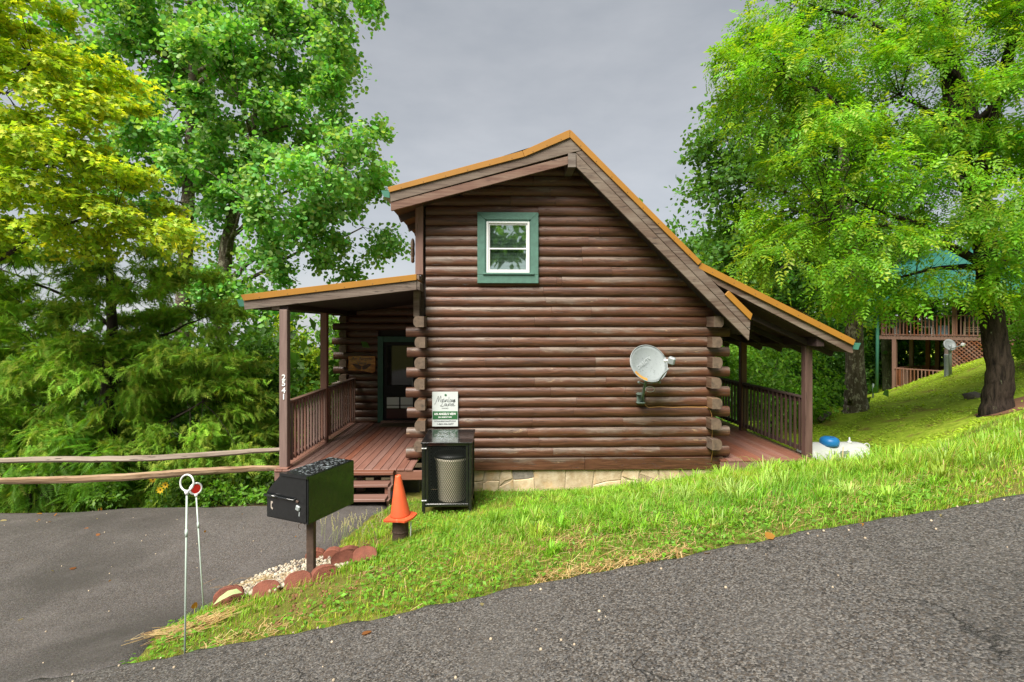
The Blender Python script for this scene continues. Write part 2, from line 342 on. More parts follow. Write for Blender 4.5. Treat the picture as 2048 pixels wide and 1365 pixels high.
# asphalt
def asphalt(name, c0, c1, c2, agg, bstr, cracks, big):
    g = NG(name); v = g.coords((1,1,1), rand=False)
    vo = g.n('ShaderNodeTexVoronoi', feature='F1'); g.l(v, vo.inputs['Vector']); vo.inputs['Scale'].default_value = agg
    n = g.noise(v, agg*.9, 4, .7)
    sxc = g.n('ShaderNodeSeparateColor'); g.l(vo.outputs['Color'], sxc.inputs[0])
    c = g.ramp(sxc.outputs[0], [(.05, c0), (.35, tuple(x*k for x, k in zip(c1, (1.12,.98,.84)))), (.62, tuple(x*k for x, k in zip(c1, (.92,.98,1.08)))), (.95, c2)])
    c = g.mix(g.ramp(n, [(.35, (.75,.75,.75)), (.55, (0,0,0))]), c, tuple(x*.35 for x in c0))
    st = g.noise(v, big, 5, .55); c = g.mix(g.ramp(st, [(.36, (.75,.75,.75)), (.58, (0,0,0))]), c, tuple(x*.42 for x in c1))
    st2 = g.noise(v, big*4, 5, .6); c = g.mix(g.ramp(st2, [(.52, (0,0,0)), (.75, (.4,.4,.4))]), c, tuple(min(1, x*1.25) for x in c1))
    h = g.math('SUBTRACT', n, g.math('MULTIPLY', vo.outputs['Distance'], .5))
    if cracks:
        ve = g.n('ShaderNodeTexVoronoi', feature='DISTANCE_TO_EDGE'); dv = g.n('ShaderNodeVectorMath', operation='ADD')
        nn = g.n('ShaderNodeTexNoise'); nn.inputs['Scale'].default_value = 3; nn.inputs['Detail'].default_value = 6; g.l(v, nn.inputs['Vector'])
        sv = g.n('ShaderNodeVectorMath', operation='SCALE'); sv.inputs['Scale'].default_value = .55; g.l(nn.outputs['Color'], sv.inputs[0])
        g.l(v, dv.inputs[0]); g.l(sv.outputs[0], dv.inputs[1])
        m2 = g.n('ShaderNodeMapping'); m2.inputs['Scale'].default_value = (1.1, .55, .55); g.l(dv.outputs[0], m2.inputs['Vector'])
        g.l(m2.outputs[0], ve.inputs['Vector']); ve.inputs['Scale'].default_value = cracks
        ck = g.ramp(ve.outputs['Distance'], [(.0, (1,1,1)), (.007, (0,0,0))])
        msk = g.ramp(g.noise(v, .9, 3), [(.50, (0,0,0)), (.58, (.8,.8,.8))]); ck = g.math('MULTIPLY', ck, msk)
        c = g.mix(ck, c, (.012,.011,.010)); h = g.math('SUBTRACT', h, g.math('MULTIPLY', ck, 2.0))
    g.set(Base_Color=c, Roughness=g.ramp(st, [(.3, (.5,.5,.5)), (.6, (.78,.78,.78))]), Specular_IOR_Level=.4); g.bump(h, bstr, .006); return g.done()
ROADM = asphalt('road_asphalt', (.020,.018,.0165), (.081,.075,.069), (.180,.165,.148), 102, 1.0, .9, .30)
DRIVEM = asphalt('driveway_asphalt', (.045,.041,.038), (.097,.087,.082), (.168,.152,.140), 98, .8, 0, .36)
# ground: mossy lawn, bare soil
g = NG('lawn_ground'); v = g.coords((1,1,1), rand=False); n = g.noise(v, .55, 6, .6); n2 = g.noise(v, 6, 8, .7); n3 = g.noise(v, 1.3, 5, .6, .5)
c = g.ramp(n2, [(.3, (.15,.22,.015)), (.5, (.27,.38,.030)), (.72, (.40,.45,.06))])
c = g.mix(g.ramp(n, [(.40, (.75,.75,.75)), (.56, (0,0,0))]), c, (.19,.25,.018))
c = g.mix(g.ramp(n3, [(.53, (0,0,0)), (.64, (.8,.8,.8))]), c, (.19,.14,.04))
sp = g.n('ShaderNodeSeparateXYZ'); tq = g.n('ShaderNodeTexCoord'); g.l(tq.outputs['Object'], sp.inputs[0])
th = g.ramp(n2, [(.3, (.075,.070,.016)), (.5, (.125,.125,.026)), (.72, (.20,.165,.055))])                 # thatch and soil under the long grass of the bank
c = g.mix(g.ramp(g.math('MULTIPLY', sp.outputs[1], .1), [(.92, (1,1,1)), (.98, (0,0,0))]), c, th)
li = g.ramp(n2, [(.3, (.028,.022,.012)), (.6, (.075,.055,.028))])                                         # dark leaf mould below the cedar
c = g.mix(g.math('MULTIPLY', g.math('GREATER_THAN', sp.outputs[1], 8.3), g.math('LESS_THAN', sp.outputs[0], -1.7)), c, li)
g.set(Base_Color=c, Roughness=.95, Specular_IOR_Level=.1); g.bump(n2, .9, .05); LAWN = g.done()

# ------------------------------------------------------------------ terrain
ROAD_Y = 3.55
def zroad(x, y): return 1.35 + .18*14*np.tanh(np.asarray(x, float)/14) - .06*np.asarray(y, float)
def edge_y(x): return ROAD_Y + .022*np.sin(x*1.1)+.014*np.sin(x*3.1+1)+.010*np.sin(x*9.1)
ctl = []
for x in (-14,-10,-7,-5,-4,-3,-2.4,-1.6,-.8,0,.8,1.6,2.4,3.2,4,5,6.5,8,10,14): ctl.append((x, 3.6, float(zroad(x, 3.6))-.055))
for x in (-14,-8,-4,-1,2,5,9,14): ctl.append((x, 0, float(zroad(x, 0))-.12)); ctl.append((x, -2.6, float(zroad(x, -2.6))-.1))
ctl += [(-2.95,4.7,.30),(-4.2,4.7,.20),(-6,5,.12),(-9,5,.05),(-14,5,-.1),(-2.2,6.4,.12),(-3.5,6.4,.06),(-5.5,6.5,.03),(-9,6.5,-.02),(-14,6.5,-.2),
 (-2,8.2,.0),(-4,8.4,-.02),(-6,8.45,-.03),(-9,8.3,-.05),(-14,8.3,-.2),(-6,9.6,-.5),(-9,9.6,-.5),(-14,10,-.9),(-3,9.6,-.12),(-3,11,-.4),
 (-6,14,-2.6),(-10,14,-2.8),(-3,14,-1.4),(-6,25,-6),(-20,25,-7),(0,25,-3.5),(-25,8,-3),(-25,2,-2),
 (-1.85,5,.55),(-1.2,6,.42),(-1.9,5.6,.30),(-.7,8,-.01),(-1.3,7.4,.10),(-.4,7,.26),(-1.5,8.7,-.03),
 (-1,9.4,-.06),(0,9.4,-.09),(1,9.4,-.09),(2,9.4,-.04),(2.9,9.4,.03),(3.8,9.4,.20),(0,8.4,.06),(2,8.4,.22),(0,6.5,.52),(2,6.5,.78),(0,5,.86),(2,5,1.18),
 (5,9.3,.34),(5.8,9.2,.42),(7.6,11.2,-.42),(7,9.6,-.08),(5.05,6,1.33),(6.2,6,1.46),(7.5,6.5,1.48),(4.2,7,.93),(5.2,8,.55),(3.3,6,1.08),(3.6,8,.46),(6.3,8,.74),
 (11.05,11,1.02),(9.1,9,1.22),(13,11.5,1.5),(10.5,7,2.0),(13,8,2.3),(11.4,16,.34),(9.9,13.5,.15),(9.6,14.8,.05),(8,13.5,-.35),
 (19.6,24.5,-.2),(18,20,1.06),(20,21.3,1.3),(17.9,17,2.1),(15.5,20,.0),(22,17,2.7),(22,22,1.6),(14.5,15,1.15),
 (6,16,-.9),(10,22,-1.3),(14,26,-1.2),(16,32,-2),(24,32,-.5),(30,25,3),(30,10,4.2),
 (0,12,-.5),(3,13,-.4),(0,17,-1.6),(0,-6,1.9),(8,-6,3.6),(-8,-6,.9),(0,-14,3.5),(20,-10,6),(-20,-12,0),(25,3.6,3.9),
 (-60,60,-14),(0,60,-10),(60,60,-2),(-60,0,-6),(70,0,8),(-60,-60,-2),(0,-60,6),(60,-60,10)]
ctl = np.array(ctl)
def _U(r2): return np.where(r2 > 1e-9, r2*np.log(np.maximum(r2, 1e-12)), 0)
def tps_fit(P, lam=.02):
    n = len(P); A = np.zeros((n+3, n+3)); d = P[:, None, :2]-P[None, :, :2]
    A[:n, :n] = _U((d**2).sum(2))+lam*np.eye(n); A[:n, n] = 1; A[:n, n+1:] = P[:, :2]; A[n:, :n] = A[:n, n:].T
    return np.linalg.solve(A, np.concatenate([P[:, 2], np.zeros(3)]))
TW = tps_fit(ctl)
def hgt(x, y):
    x = np.asarray(x, float); y = np.asarray(y, float); shp = np.broadcast(x, y).shape
    x, y = np.broadcast_to(x, shp).ravel(), np.broadcast_to(y, shp).ravel(); out = np.empty(len(x)); n = len(ctl)
    xc, yc = np.clip(x, -70, 70), np.clip(y, -60, 70)
    for i in range(0, len(x), 20000):
        d2 = (xc[i:i+20000, None]-ctl[None, :, 0])**2+(yc[i:i+20000, None]-ctl[None, :, 1])**2
        out[i:i+20000] = _U(d2) @ TW[:n]+TW[n]+TW[n+1]*xc[i:i+20000]+TW[n+2]*yc[i:i+20000]
    ey = edge_y(x); t = np.clip((ey-y)/.10, 0, 1); inroad = (y > -2.9)
    out = np.where(inroad, out*(1-t)+(zroad(x, y)-.16)*t, out)
    return out.reshape(shp)
def h1(x, y): return float(hgt(x, y))
def onG(px, py, dmin=2.0, dmax=60):
    r = ray(px, py); ts = np.linspace(dmin, dmax, 6000); z = EZ+r[2]*ts; hh = hgt(r[0]*ts, r[1]*ts)
    k = int(np.argmax(z <= hh)); t = ts[k] if (z <= hh).any() else dmax
    return (r[0]*t, r[1]*t, float(EZ+r[2]*t))
def np_mesh(name, V, Fq, mat, parent=None, smooth=True, tint=None, uvs=None):
    """fast mesh from numpy: Fq is (n,k) of equal-sided polygons"""
    me = bpy.data.meshes.new(name); V = np.ascontiguousarray(V, np.float32); Fq = np.ascontiguousarray(Fq, np.int32); n, k = Fq.shape
    me.vertices.add(len(V)); me.vertices.foreach_set('co', V.ravel())
    me.loops.add(n*k); me.loops.foreach_set('vertex_index', Fq.ravel())
    me.polygons.add(n); me.polygons.foreach_set('loop_start', np.arange(0, n*k, k, dtype=np.int32)); me.polygons.foreach_set('loop_total', np.full(n, k, np.int32))
    if smooth: me.polygons.foreach_set('use_smooth', np.ones(n, bool))
    if tint is not None:
        a = me.color_attributes.new('tint', 'FLOAT_COLOR', 'POINT'); c = np.ones((len(V), 4), np.float32); c[:, :3] = tint; a.data.foreach_set('color', c.ravel())
    me.update(); me.validate()
    if mat: me.materials.append(mat)
    return link(name, me, parent)
def grid_mesh(xs, ys, zf):
    X, Y = np.meshgrid(xs, ys); Z = zf(X, Y); V = np.stack([X, Y, Z], -1).reshape(-1, 3); nx, ny = len(xs), len(ys)
    i = np.arange(nx-1)[None, :]+nx*np.arange(ny-1)[:, None]; i = i.ravel()
    return V, np.stack([i, i+1, i+nx+1, i+nx], 1)
xs = np.concatenate([[-420,-260,-160,-100,-70], np.linspace(-50,-16,12), np.arange(-14,14,.2), np.arange(14,27,.4), np.linspace(28,60,10), [80,120,180,280,420]])
ys = np.concatenate([[-300,-180,-100,-60], np.linspace(-40,-5,9), np.arange(-3,3.3,.6), np.arange(3.3,12,.125), np.arange(12,30,.4), np.linspace(31,70,12), [90,130,200,300,480]])
rng = np.random.default_rng(5)
V, Q = grid_mesh(xs, ys, hgt)
tag(np_mesh('ground', V, Q, LAWN), kind='structure')
# road
rx = np.concatenate([np.linspace(-60,-12,16), np.arange(-11,13,.1), np.linspace(14,60,14)]); ny = 40
tt = np.concatenate([np.linspace(0, .93, ny), np.linspace(.94, 1, 8)]); ty0 = -2.6
X = np.repeat(rx[None, :], len(tt)+1, 0); Y = np.empty_like(X); Z = np.empty_like(X)
for i, t in enumerate(tt): Y[i] = ty0+(edge_y(rx)-ty0)*t; Z[i] = zroad(rx, Y[i])
rough_e = .012*np.sin(rx*23)+.010*np.sin(rx*51+2); Y[len(tt)-1] += rough_e; Z[len(tt)-1] -= .018; Y[-1] = Y[-2]+.02; Z[-1] = zroad(rx, Y[-1])-.17
V = np.stack([X, Y, Z], -1).reshape(-1, 3); nx = len(rx); i = (np.arange(nx-1)[None, :]+nx*np.arange(len(tt))[:, None]).ravel()
tag(np_mesh('road', V, np.stack([i, i+1, i+nx+1, i+nx], 1), ROADM), kind='structure')
# driveway
DR = [(-2.62,3.5),(-2.68,3.9),(-2.86,4.4),(-2.9,4.8),(-2.62,5.2),(-2.42,5.55),(-2.22,6.1),(-2.1,6.7),(-2.05,7.4),(-1.95,8.0),(-1.8,8.75)]
def drive_right(y): return np.interp(y, [p[1] for p in DR], [p[0] for p in DR])+.03*np.sin(y*7)+.02*np.sin(y*17+1)
dy = np.arange(3.42, 8.76, .08); nt_ = 150; V = []
for y in dy:
    xr = float(drive_right(y)); xx = xr-(xr+14)*(1-np.linspace(0, 1, nt_))**1.0
    yy = np.full(nt_, y)
    far = 8.5+.05*np.sin(xx*2.1)+.03*np.sin(xx*5.7)-np.clip((-5-xx)*.035, 0, .3)
    yy = np.minimum(yy, np.where(xx < -3.6, far, 9)); lift = .035
    V.append(np.stack([xx, yy, hgt(xx, yy)+lift], 1))
V = np.array(V); V[:, -1, 2] -= .05; V[-1, :, 2] -= .0; ny = len(dy); V = V.reshape(-1, 3)
i = (np.arange(nt_-1)[None, :]+nt_*np.arange(ny-1)[:, None]).ravel()
Q = np.stack([i, i+1, i+nt_+1, i+nt_], 1)
tag(np_mesh('driveway', V, Q, DRIVEM), kind='structure')
def zdrive(x, y): return h1(x, y)+.035

# ------------------------------------------------------------------ log cabin
YW, C, Z0, DZ = 9.47, .19, .537, .50     # gable wall plane, course height, bottom of first course, deck level
YF = 8.90                                 # rake plane
cabin = thing('log_cabin', 'brown log cabin with orange roof edges and a porch on each side', 'cabin', (1.3, YW, 0))
rs = random.Random(11)
_lg = {}
def log_mesh(Ln, mat, hh=C, bulge=.075, back=.07, axis=0, flip=1):
    k = (round(Ln,3), mat.name, axis, flip, back, bulge)
    if k in _lg: return _lg[k]
    prof = []
    for i in range(11):
        s_n = math.sin(-math.pi/2+math.pi*i/10); prof.append((-bulge*(.42+.58*max(0, 1-abs(s_n)**2.5)**.8), s_n*(hh/2-.002)))
    prof += [(back, hh/2-.004), (back, -hh/2+.004)]; n = len(prof)
    nseg = max(1, int(Ln/.35)); V = []; r2 = random.Random(int(Ln*9999))
    for s_ in range(nseg+1):
        x = -Ln/2+Ln*s_/nseg; w = r2.uniform(-.007, .007)
        for y, z in prof:
            p = (x, (y+w)*flip, z) if axis == 0 else ((y+w)*flip, x, z); V.append(p)
    Fq = []
    for s_ in range(nseg):
        for i in range(n): j = (i+1) % n; Fq.append((s_*n+i, s_*n+j, (s_+1)*n+j, (s_+1)*n+i))
    Fq += [tuple(range(n)), tuple(nseg*n+i for i in range(n-1, -1, -1))]
    me = mesh_from('log', V, Fq, mat)
    bm = bmesh.new(); bm.from_mesh(me); bmesh.ops.recalc_face_normals(bm, faces=bm.faces); bm.to_mesh(me); bm.free()
    sm = [len(p.vertices) == 4 for p in me.polygons]; me.polygons.foreach_set('use_smooth', sm)
    me.set_sharp_from_angle(angle=math.radians(50))
    if axis == 1:      # cut ends show their end grain
        me.materials.append(ENDG); me.polygons[len(me.polygons)-1].material_index = 1; me.polygons[len(me.polygons)-2].material_index = 1
    _lg[k] = me; return me
# roof lines in XZ (from the rake plane)
PL, PK, PP = XZ(778.7,384.8,YF), XZ(1048.7,313.8,YF), XZ(1139.7,275.4,YF)
RK, RE = XZ(1396.6,531,YF), XZ(1501.3,641,YF)
QE = XZ(1706.9,691.5,YF); LE, LR = XZ(487,602,YF), XZ(833,560.6,YF)
def left_roof_z(x): return PL[1]+(x-PL[0])*(PP[1]-PL[1])/(PP[0]-PL[0])
def right_roof_z(x): return PP[1]+(x-PP[0])*(RE[1]-PP[1])/(RE[0]-PP[0])
TK = .26
XL, XR = -1.46, 4.05                      # centre lines of the side walls
gw = prism('gable_wall', [(XL+.05, .25), (XR-.05, .25), (XR-.05, right_roof_z(XR)-TK), (PP[0], PP[1]-.22), (XL+.05, left_roof_z(XL)-TK)], YW+.035, YW+.12, SHADE, cabin)
WX0, WX1, WZ0, WZ1 = onY(955,0,9.4)[0], onY(1076.5,0,9.4)[0], onY(0,565,9.4)[2], onY(0,420,9.4)[2]
nrow = 30
for k in range(nrow):
    zc = Z0+C*(k+.5); zb, zt = zc-C/2, zc+C/2
    even = (k % 2 == 1)
    if k < 14:
        a, b = (XL+.09, XR-.09) if even else (onY(812+.5*k%3,700,9.42)[0], onY(1459,700,9.42)[0])
    else:
        a, b = XL+.09, XR+.1
    xr = PP[0]+(PP[1]-TK+.02-zc)*(RE[0]-PP[0])/(PP[1]-RE[1]); b = min(b, xr+.06)
    xl = PL[0]+(zb+.03+TK-PL[1])*(PP[0]-PL[0])/(PP[1]-PL[1]); a = max(a, xl)
    if b-a < .25: continue
    segs = [(a, b)]
    if zt > WZ0+.15 and zb < WZ1-.13: segs = [(a, min(WX0+.03, b)), (WX1-.03, b)]
    out = []
    for (p, q) in segs:
        n = 1 if q-p < 1.3 else (2 if q-p < 3.4 else rs.choice((2, 3, 3)))
        cuts = sorted([p+(q-p)*min(.93, max(.07, (j+1)/n+rs.uniform(-.16, .16))) for j in range(n-1)])
        e_ = [p]+cuts+[q]; out += [(e_[j]+(.0015 if j else 0), e_[j+1]-.0015) for j in range(n)]
    for (p, q) in out:
        if q-p < .05: continue
        link('log', log_mesh(q-p, LOG), gw, ((p+q)/2, YW+rs.uniform(-.006,.006), zc))
# side walls: long logs whose ends show at the corners
for nm, X, fl in (('side_wall', XL, 1), ('side_wall', XR, -1)):
    sw = box(nm, (X+.02*fl, 13.3, 1.8), (.05, 7.4, 2.6), SHADE, cabin)
    for k in range(14):
        zc = Z0+C*(k+.5)
        y0 = 9.16 if k % 2 else 9.56
        if k == 13: y0 = 9.1
        if k == 0 : y0 = 9.56
        Ln = 17.0-y0
        link('log', log_mesh(Ln+rs.choice((0,.01,.02)), LOGY, C+.012, .085, .105, 1, fl), sw, (X+rs.uniform(-.012,.012), y0+Ln/2, zc))
# upper side wall of the shed dormer
bbox('dormer_wall', (XL-.03, 9.56, 3.2), (XL+.05, 17, left_roof_z(XL)-.2), LOGY, cabin)
# base trim board and corner boards
bt = bbox('base_board', (XL+.17, 9.385, .315), (1.62, 9.47, .535), LOG, cabin); bbox('base_board', (1.625, 9.387, .31), (XR+.22, 9.47, .533), LOG, cabin)
cz = onY(838,548,9.4)[2]
bbox('corner_board', (onY(831,0,9.38)[0], 9.36, cz-.02), (onY(846.5,0,9.38)[0], 9.5, left_roof_z(XL)-.25), POSTL, cabin)
bbox('corner_board', (onY(827.5,0,9.38)[0], 9.33, onY(838,634,9.38)[2]), (onY(839.5,0,9.38)[0], 9.5, cz-.03), RAKE, cabin)
# foundation of flat stones
fd = bbox('foundation', (XL+.1, 9.455, -.5), (XR+.1, 9.6, .318), MORTAR, cabin, 0)
rs2 = random.Random(4); xa = [XL+.12]
while xa[-1] < XR+.06: xa.append(xa[-1]+rs2.uniform(.26, .60))
xa[-1] = XR+.09; jj = [0]+[rs2.uniform(-.07, .07) for _ in xa[1:-1]]+[0]; top, bot = .313, -.34
cols = [((xa[i]-jj[i], xa[i]+jj[i]), (xa[i+1]-jj[i+1], xa[i+1]+jj[i+1])) for i in range(len(xa)-1)]   # (x at bottom, x at top) of both joints
def edge(e, z): return e[0]+(e[1]-e[0])*(z-bot)/(top-bot)
for i, (l_, r_) in enumerate(cols):
    kind = rs2.random(); g_ = .005
    zl, zr = rs2.uniform(-.02, .20), rs2.uniform(-.02, .20); zm_ = (zl+zr)/2+rs2.uniform(-.035, .035)
    w = xa[i+1]-xa[i]; bands = [((bot, bot, bot), (top, top, top))] if kind < .3 else [((bot, bot, bot), (zl, zm_, zr)), ((zl, zm_, zr), (top, top, top))]
    for (lo, hi) in bands:
        xm_ = (xa[i]+xa[i+1])/2+rs2.uniform(-.08, .08)
        P = [(edge(l_, lo[0])+g_, lo[0]+g_), (xm_, lo[1]+g_), (edge(r_, lo[2])-g_, lo[2]+g_), (edge(r_, (lo[2]+hi[2])/2)-g_+rs2.uniform(-.014,.004), (lo[2]+hi[2])/2), (edge(r_, hi[2])-g_, hi[2]-g_), (xm_, hi[1]-g_), (edge(l_, hi[0])+g_, hi[0]-g_), (edge(l_, (lo[0]+hi[0])/2)+g_+rs2.uniform(-.004,.014), (lo[0]+hi[0])/2)]
        is_grey = abs((xa[i]+xa[i+1])/2-onY(1066,0,9.45)[0]) < .26 and hi[1] > .2
        o = prism('stone', P, 9.442-rs2.uniform(0,.010), 9.5, STONEG if is_grey else STONE, fd, .011)

# ---- roof
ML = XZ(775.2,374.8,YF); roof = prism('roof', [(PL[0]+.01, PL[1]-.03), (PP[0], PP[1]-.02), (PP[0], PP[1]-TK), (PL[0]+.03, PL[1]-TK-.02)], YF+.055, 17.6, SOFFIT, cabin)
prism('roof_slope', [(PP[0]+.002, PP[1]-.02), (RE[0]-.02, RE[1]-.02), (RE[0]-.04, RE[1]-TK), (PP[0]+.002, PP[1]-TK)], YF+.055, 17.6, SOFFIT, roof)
prism('metal_sheet', [(PL[0]-.02, PL[1]), (PK[0], PK[1]-.01), (PP[0], PP[1]+.06), (PP[0], PP[1]+.03), (PL[0]-.02, PL[1]-.027)], YF+.03, 17.6, ROOFM, roof)
prism('metal_sheet', [(PP[0]+.002, PP[1]+.10), (RK[0]+.04, RK[1]+.07), (RK[0]+.03, RK[1]+.03), (PP[0]+.002, PP[1]+.05)], YF+.03, 17.6, ROOFM, roof)
ppx('metal_edge', [(775.2,374.8),(1044.7,302.1),(1048.7,313.8),(778.7,384.8)], YF-.03, .05, ROOFM, roof, .003)
ppx('metal_edge', [(1045.2,302),(1132.6,262.3),(1139.7,259.6),(1139.7,275.2),(1049.2,313.7)], YF-.033, .05, ROOFM, roof, .003)
ppx('metal_edge', [(1140.2,259.6),(1144,262.3),(1403.5,523.7),(1396.6,530.6),(1140.2,275.2)], YF-.03, .05, ROOFM, roof, .003)
ppx('metal_edge', [(1450.3,589.9),(1458.2,582),(1505.2,628.5),(1501.3,640.8)], YF-.03, .05, ROOFM, roof, .003)
ppx('rake_board', [(780,385.6),(1139.7,276),(1164.3,301.4),(1149,304.2),(781,404.4)], YF, .045, RAKE, roof)
SCREW = plain('screw_head', (.10,.07,.04), .5, .1, 3)
def screws(a, b, n, Y):
    for i in range(n):
        t = (i+.5)/n; q = onY(a[0]+(b[0]-a[0])*t, a[1]+(b[1]-a[1])*t, Y); box('screw', q, (.013,.006,.013), SCREW, roof, (0,0,0), .003)
screws((780,381.5), (1046,311.3), 6, YF-.033); screws((1052,309.5), (1136,273), 3, YF-.036); screws((1146,276.5), (1395,524.5), 8, YF-.033); screws((1404,534.5), (1704,684.5), 7, YF-.003); screws((490,598.5), (830,557.8), 6, YF-.033)
ppx('rake_board', [(781,405.2),(1136,312.8),(1136,329.3),(782,422)], YF+.012, .05, RAKER, roof)
ppx('ridge_beam', [(1136.3,307),(1152,307),(1152,335),(1136.3,335)], YF-.01, 1.2, RAKE, roof)
ppx('rake_board', [(1140.3,275.9),(1396.6,531.2),(1449,588),(1501,641.4),(1499.9,661.4),(1151.8,305.2),(1164.8,301.6)], YF+.002, .045, RAKE, roof)
ppx('rake_board', [(1152.6,306.8),(1499.5,662.4),(1498,682),(1152.6,334)], YF+.012, .05, RAKE, roof)
# right porch roof
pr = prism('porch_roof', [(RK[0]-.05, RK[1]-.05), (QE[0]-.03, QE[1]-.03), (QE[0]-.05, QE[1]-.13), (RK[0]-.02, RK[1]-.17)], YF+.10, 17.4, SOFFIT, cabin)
prism('metal_sheet', [(RK[0], RK[1]+.045), (QE[0]+.02, QE[1]+.02), (QE[0]+.02, QE[1]-.005), (RK[0], RK[1]+.02)], YF+.05, 17.4, ROOFM, pr)
ppx('metal_edge', [(1403,525.7),(1711.3,680.4),(1706.9,691.2),(1396.9,537)], YF+.0, .05, ROOFM, pr, .003)
ppx('rake_board', [(1396.9,538.5),(1706.7,692.2),(1706,707.5),(1697,705),(1436,571)], YF+.05, .045, RAKE, pr)
gx0, gz0 = XZ(1707.5,686.5,YF+.02); gx1, gz1 = XZ(1723,700,YF+.02)
prism('gutter', [(gx0, gz0-.01), (gx1, gz0), (gx1-.03, gz0-.06), (gx1-.05, gz1), (gx0, gz1+.01)], YF+.03, 17.4, GUTTER, pr)
# left porch roof
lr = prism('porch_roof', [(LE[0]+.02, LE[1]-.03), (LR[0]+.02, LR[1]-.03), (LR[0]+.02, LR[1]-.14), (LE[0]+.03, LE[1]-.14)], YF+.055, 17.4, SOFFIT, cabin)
prism('metal_sheet', [(LE[0]-.01, LE[1]+.03), (LR[0], LR[1]+.03), (LR[0], LR[1]), (LE[0]-.01, LE[1])], YF+.03, 17.4, ROOFM, lr)
ppx('metal_edge', [(481,590),(833,548.6),(832.6,560.6),(487,602)], YF-.03, .05, ROOFM, lr, .003)
ppx('rake_board', [(487,602.6),(833,561.2),(833,580),(489,620)], YF, .045, RAKE, lr)
ppx('rake_block', [(833.4,561),(840,566),(840,581),(833.4,579)], YF+.01, .4, RAKE, lr)
gx0, gz0 = XZ(472,599,YF); gx1, gz1 = XZ(487,613,YF)
prism('gutter', [(gx0, gz0), (gx1, gz0-.01), (gx1, gz1), (gx0+.05, gz1), (gx0+.03, gz0-.07)], YF+.02, 17.4, GUTTER, lr)
gx0, gz0 = XZ(762,381,YF); gx1, gz1 = XZ(779,396,YF)
prism('gutter', [(gx0, gz0), (gx1, gz0+.0), (gx1, gz1), (gx0+.05, gz1+.02), (gx0+.02, gz0-.06)], YF+.01, 17.6, GUTTER, roof)
for i in range(8):   # rafter tails under the upper left eave
    y = 9.55+i*.9; beam('rafter', (PL[0]+.05, y, PL[1]-TK-.08), (XL-.05, y, left_roof_z(XL)-TK-.08), .05, .13, SOFFIT, roof)
for i in range(9):   # rafters of the right porch ceiling
    y = 9.3+i*.85; beam('rafter', (4.0, y, RK[1]-.36-(4.0-RK[0])*.51), (QE[0]-.12, y, QE[1]-.18), .05, .10, SOFFIT, pr)

# ---- porch decks, posts, railings
deckl = link('porch_deck', None, cabin, (-2.8, 8.9, DZ)); 
XLP = -3.80
nb = 17; x0, x1 = XLP-.14, XL-.06; pw = (x1-x0)/nb
for i in range(nb):
    bbox('deck_board', (x0+i*pw+.004, 8.86, DZ-.032), (x0+(i+1)*pw-.004, 13.2, DZ), DECK, deckl, .004)
bbox('fascia_board', (onY(786,0,8.9)[0], 8.875, DZ-.20), (XL+.18, 8.91, DZ-.036), DECKX, deckl)
bbox('fascia_board', (x0, 8.88, DZ-.20), (onY(600,0,8.9)[0], 8.915, DZ-.036), DECKX, deckl)
bbox('joist', (x0+.05, 9.1, DZ-.22), (XL-.1, 9.14, DZ-.034), SHADE, deckl); bbox('joist', (x0+.05, 11.1, DZ-.22), (XL-.1, 11.14, DZ-.034), SHADE, deckl)
bbox('joist', (x0, 8.93, DZ-.21), (x0+.04, 13.2, DZ-.034), DECKX, deckl)
for (xx, yy) in ((-3.9,9.1),(-2.6,9.5),(-3.9,11),(-2.7,11.2),(-3.9,13),(-2.4,12.6)):
    bbox('support_post', (xx-.07, yy-.07, h1(xx, yy)-.3), (xx+.07, yy+.07, DZ-.2), POSTL, deckl)
deckr = link('porch_deck', None, cabin, (5, 9.33, DZ))
nb = 13; x0r, x1r = XR+.12, 6.02; pw = (x1r-x0r)/nb
for i in range(nb): bbox('deck_board', (x0r+i*pw+.004, 9.30, DZ-.032), (x0r+(i+1)*pw-.004, 16.8, DZ), DECK, deckr, .004)
bbox('fascia_board', (x0r, 9.31, DZ-.22), (x1r, 9.345, DZ-.036), DECKX, deckr)
for yy in (9.5, 12, 15): bbox('support_post', (5.8, yy-.07, -1.2), (5.94, yy+.07, DZ-.2), POSTR, deckr); bbox('joist', (x0r, yy+.1, DZ-.2), (x1r, yy+.14, DZ-.034), SHADE, deckr)
def post(x, y, z1, mat, w=.14): return bbox('porch_post', (x-w/2, y-w/2, DZ+.001), (x+w/2, y+w/2, z1), mat, cabin, .008)
ztl = onY(570,622,8.95)[2]
for yy in (8.98, 11.0): post(XLP, yy, ztl+.02, POSTL)
bbox('post_base', (XLP-.11, 8.86, DZ+.002), (XLP+.10, 9.10, DZ+.035), DECKX, cabin)
bbox('porch_beam', (XLP-.07, YF+.06, ztl+.022), (XLP+.07, 13.3, ztl+.15), SOFFIT, cabin)
bbox('beam_end', (XLP-.22, YF+.05, ztl-.02+.04), (XLP-.08, YF+.2, ztl+.12), RAKE, cabin)
XRP = 5.90; ztr = onY(1620,693,9.45)[2]
for yy in (9.43, 11.95, 14.5): post(XRP, yy, ztr+.01, POSTR)
bbox('porch_beam', (XRP-.07, YF+.12, ztr+.012), (XRP+.07, 17.2, ztr+.17), SOFFIT, cabin)
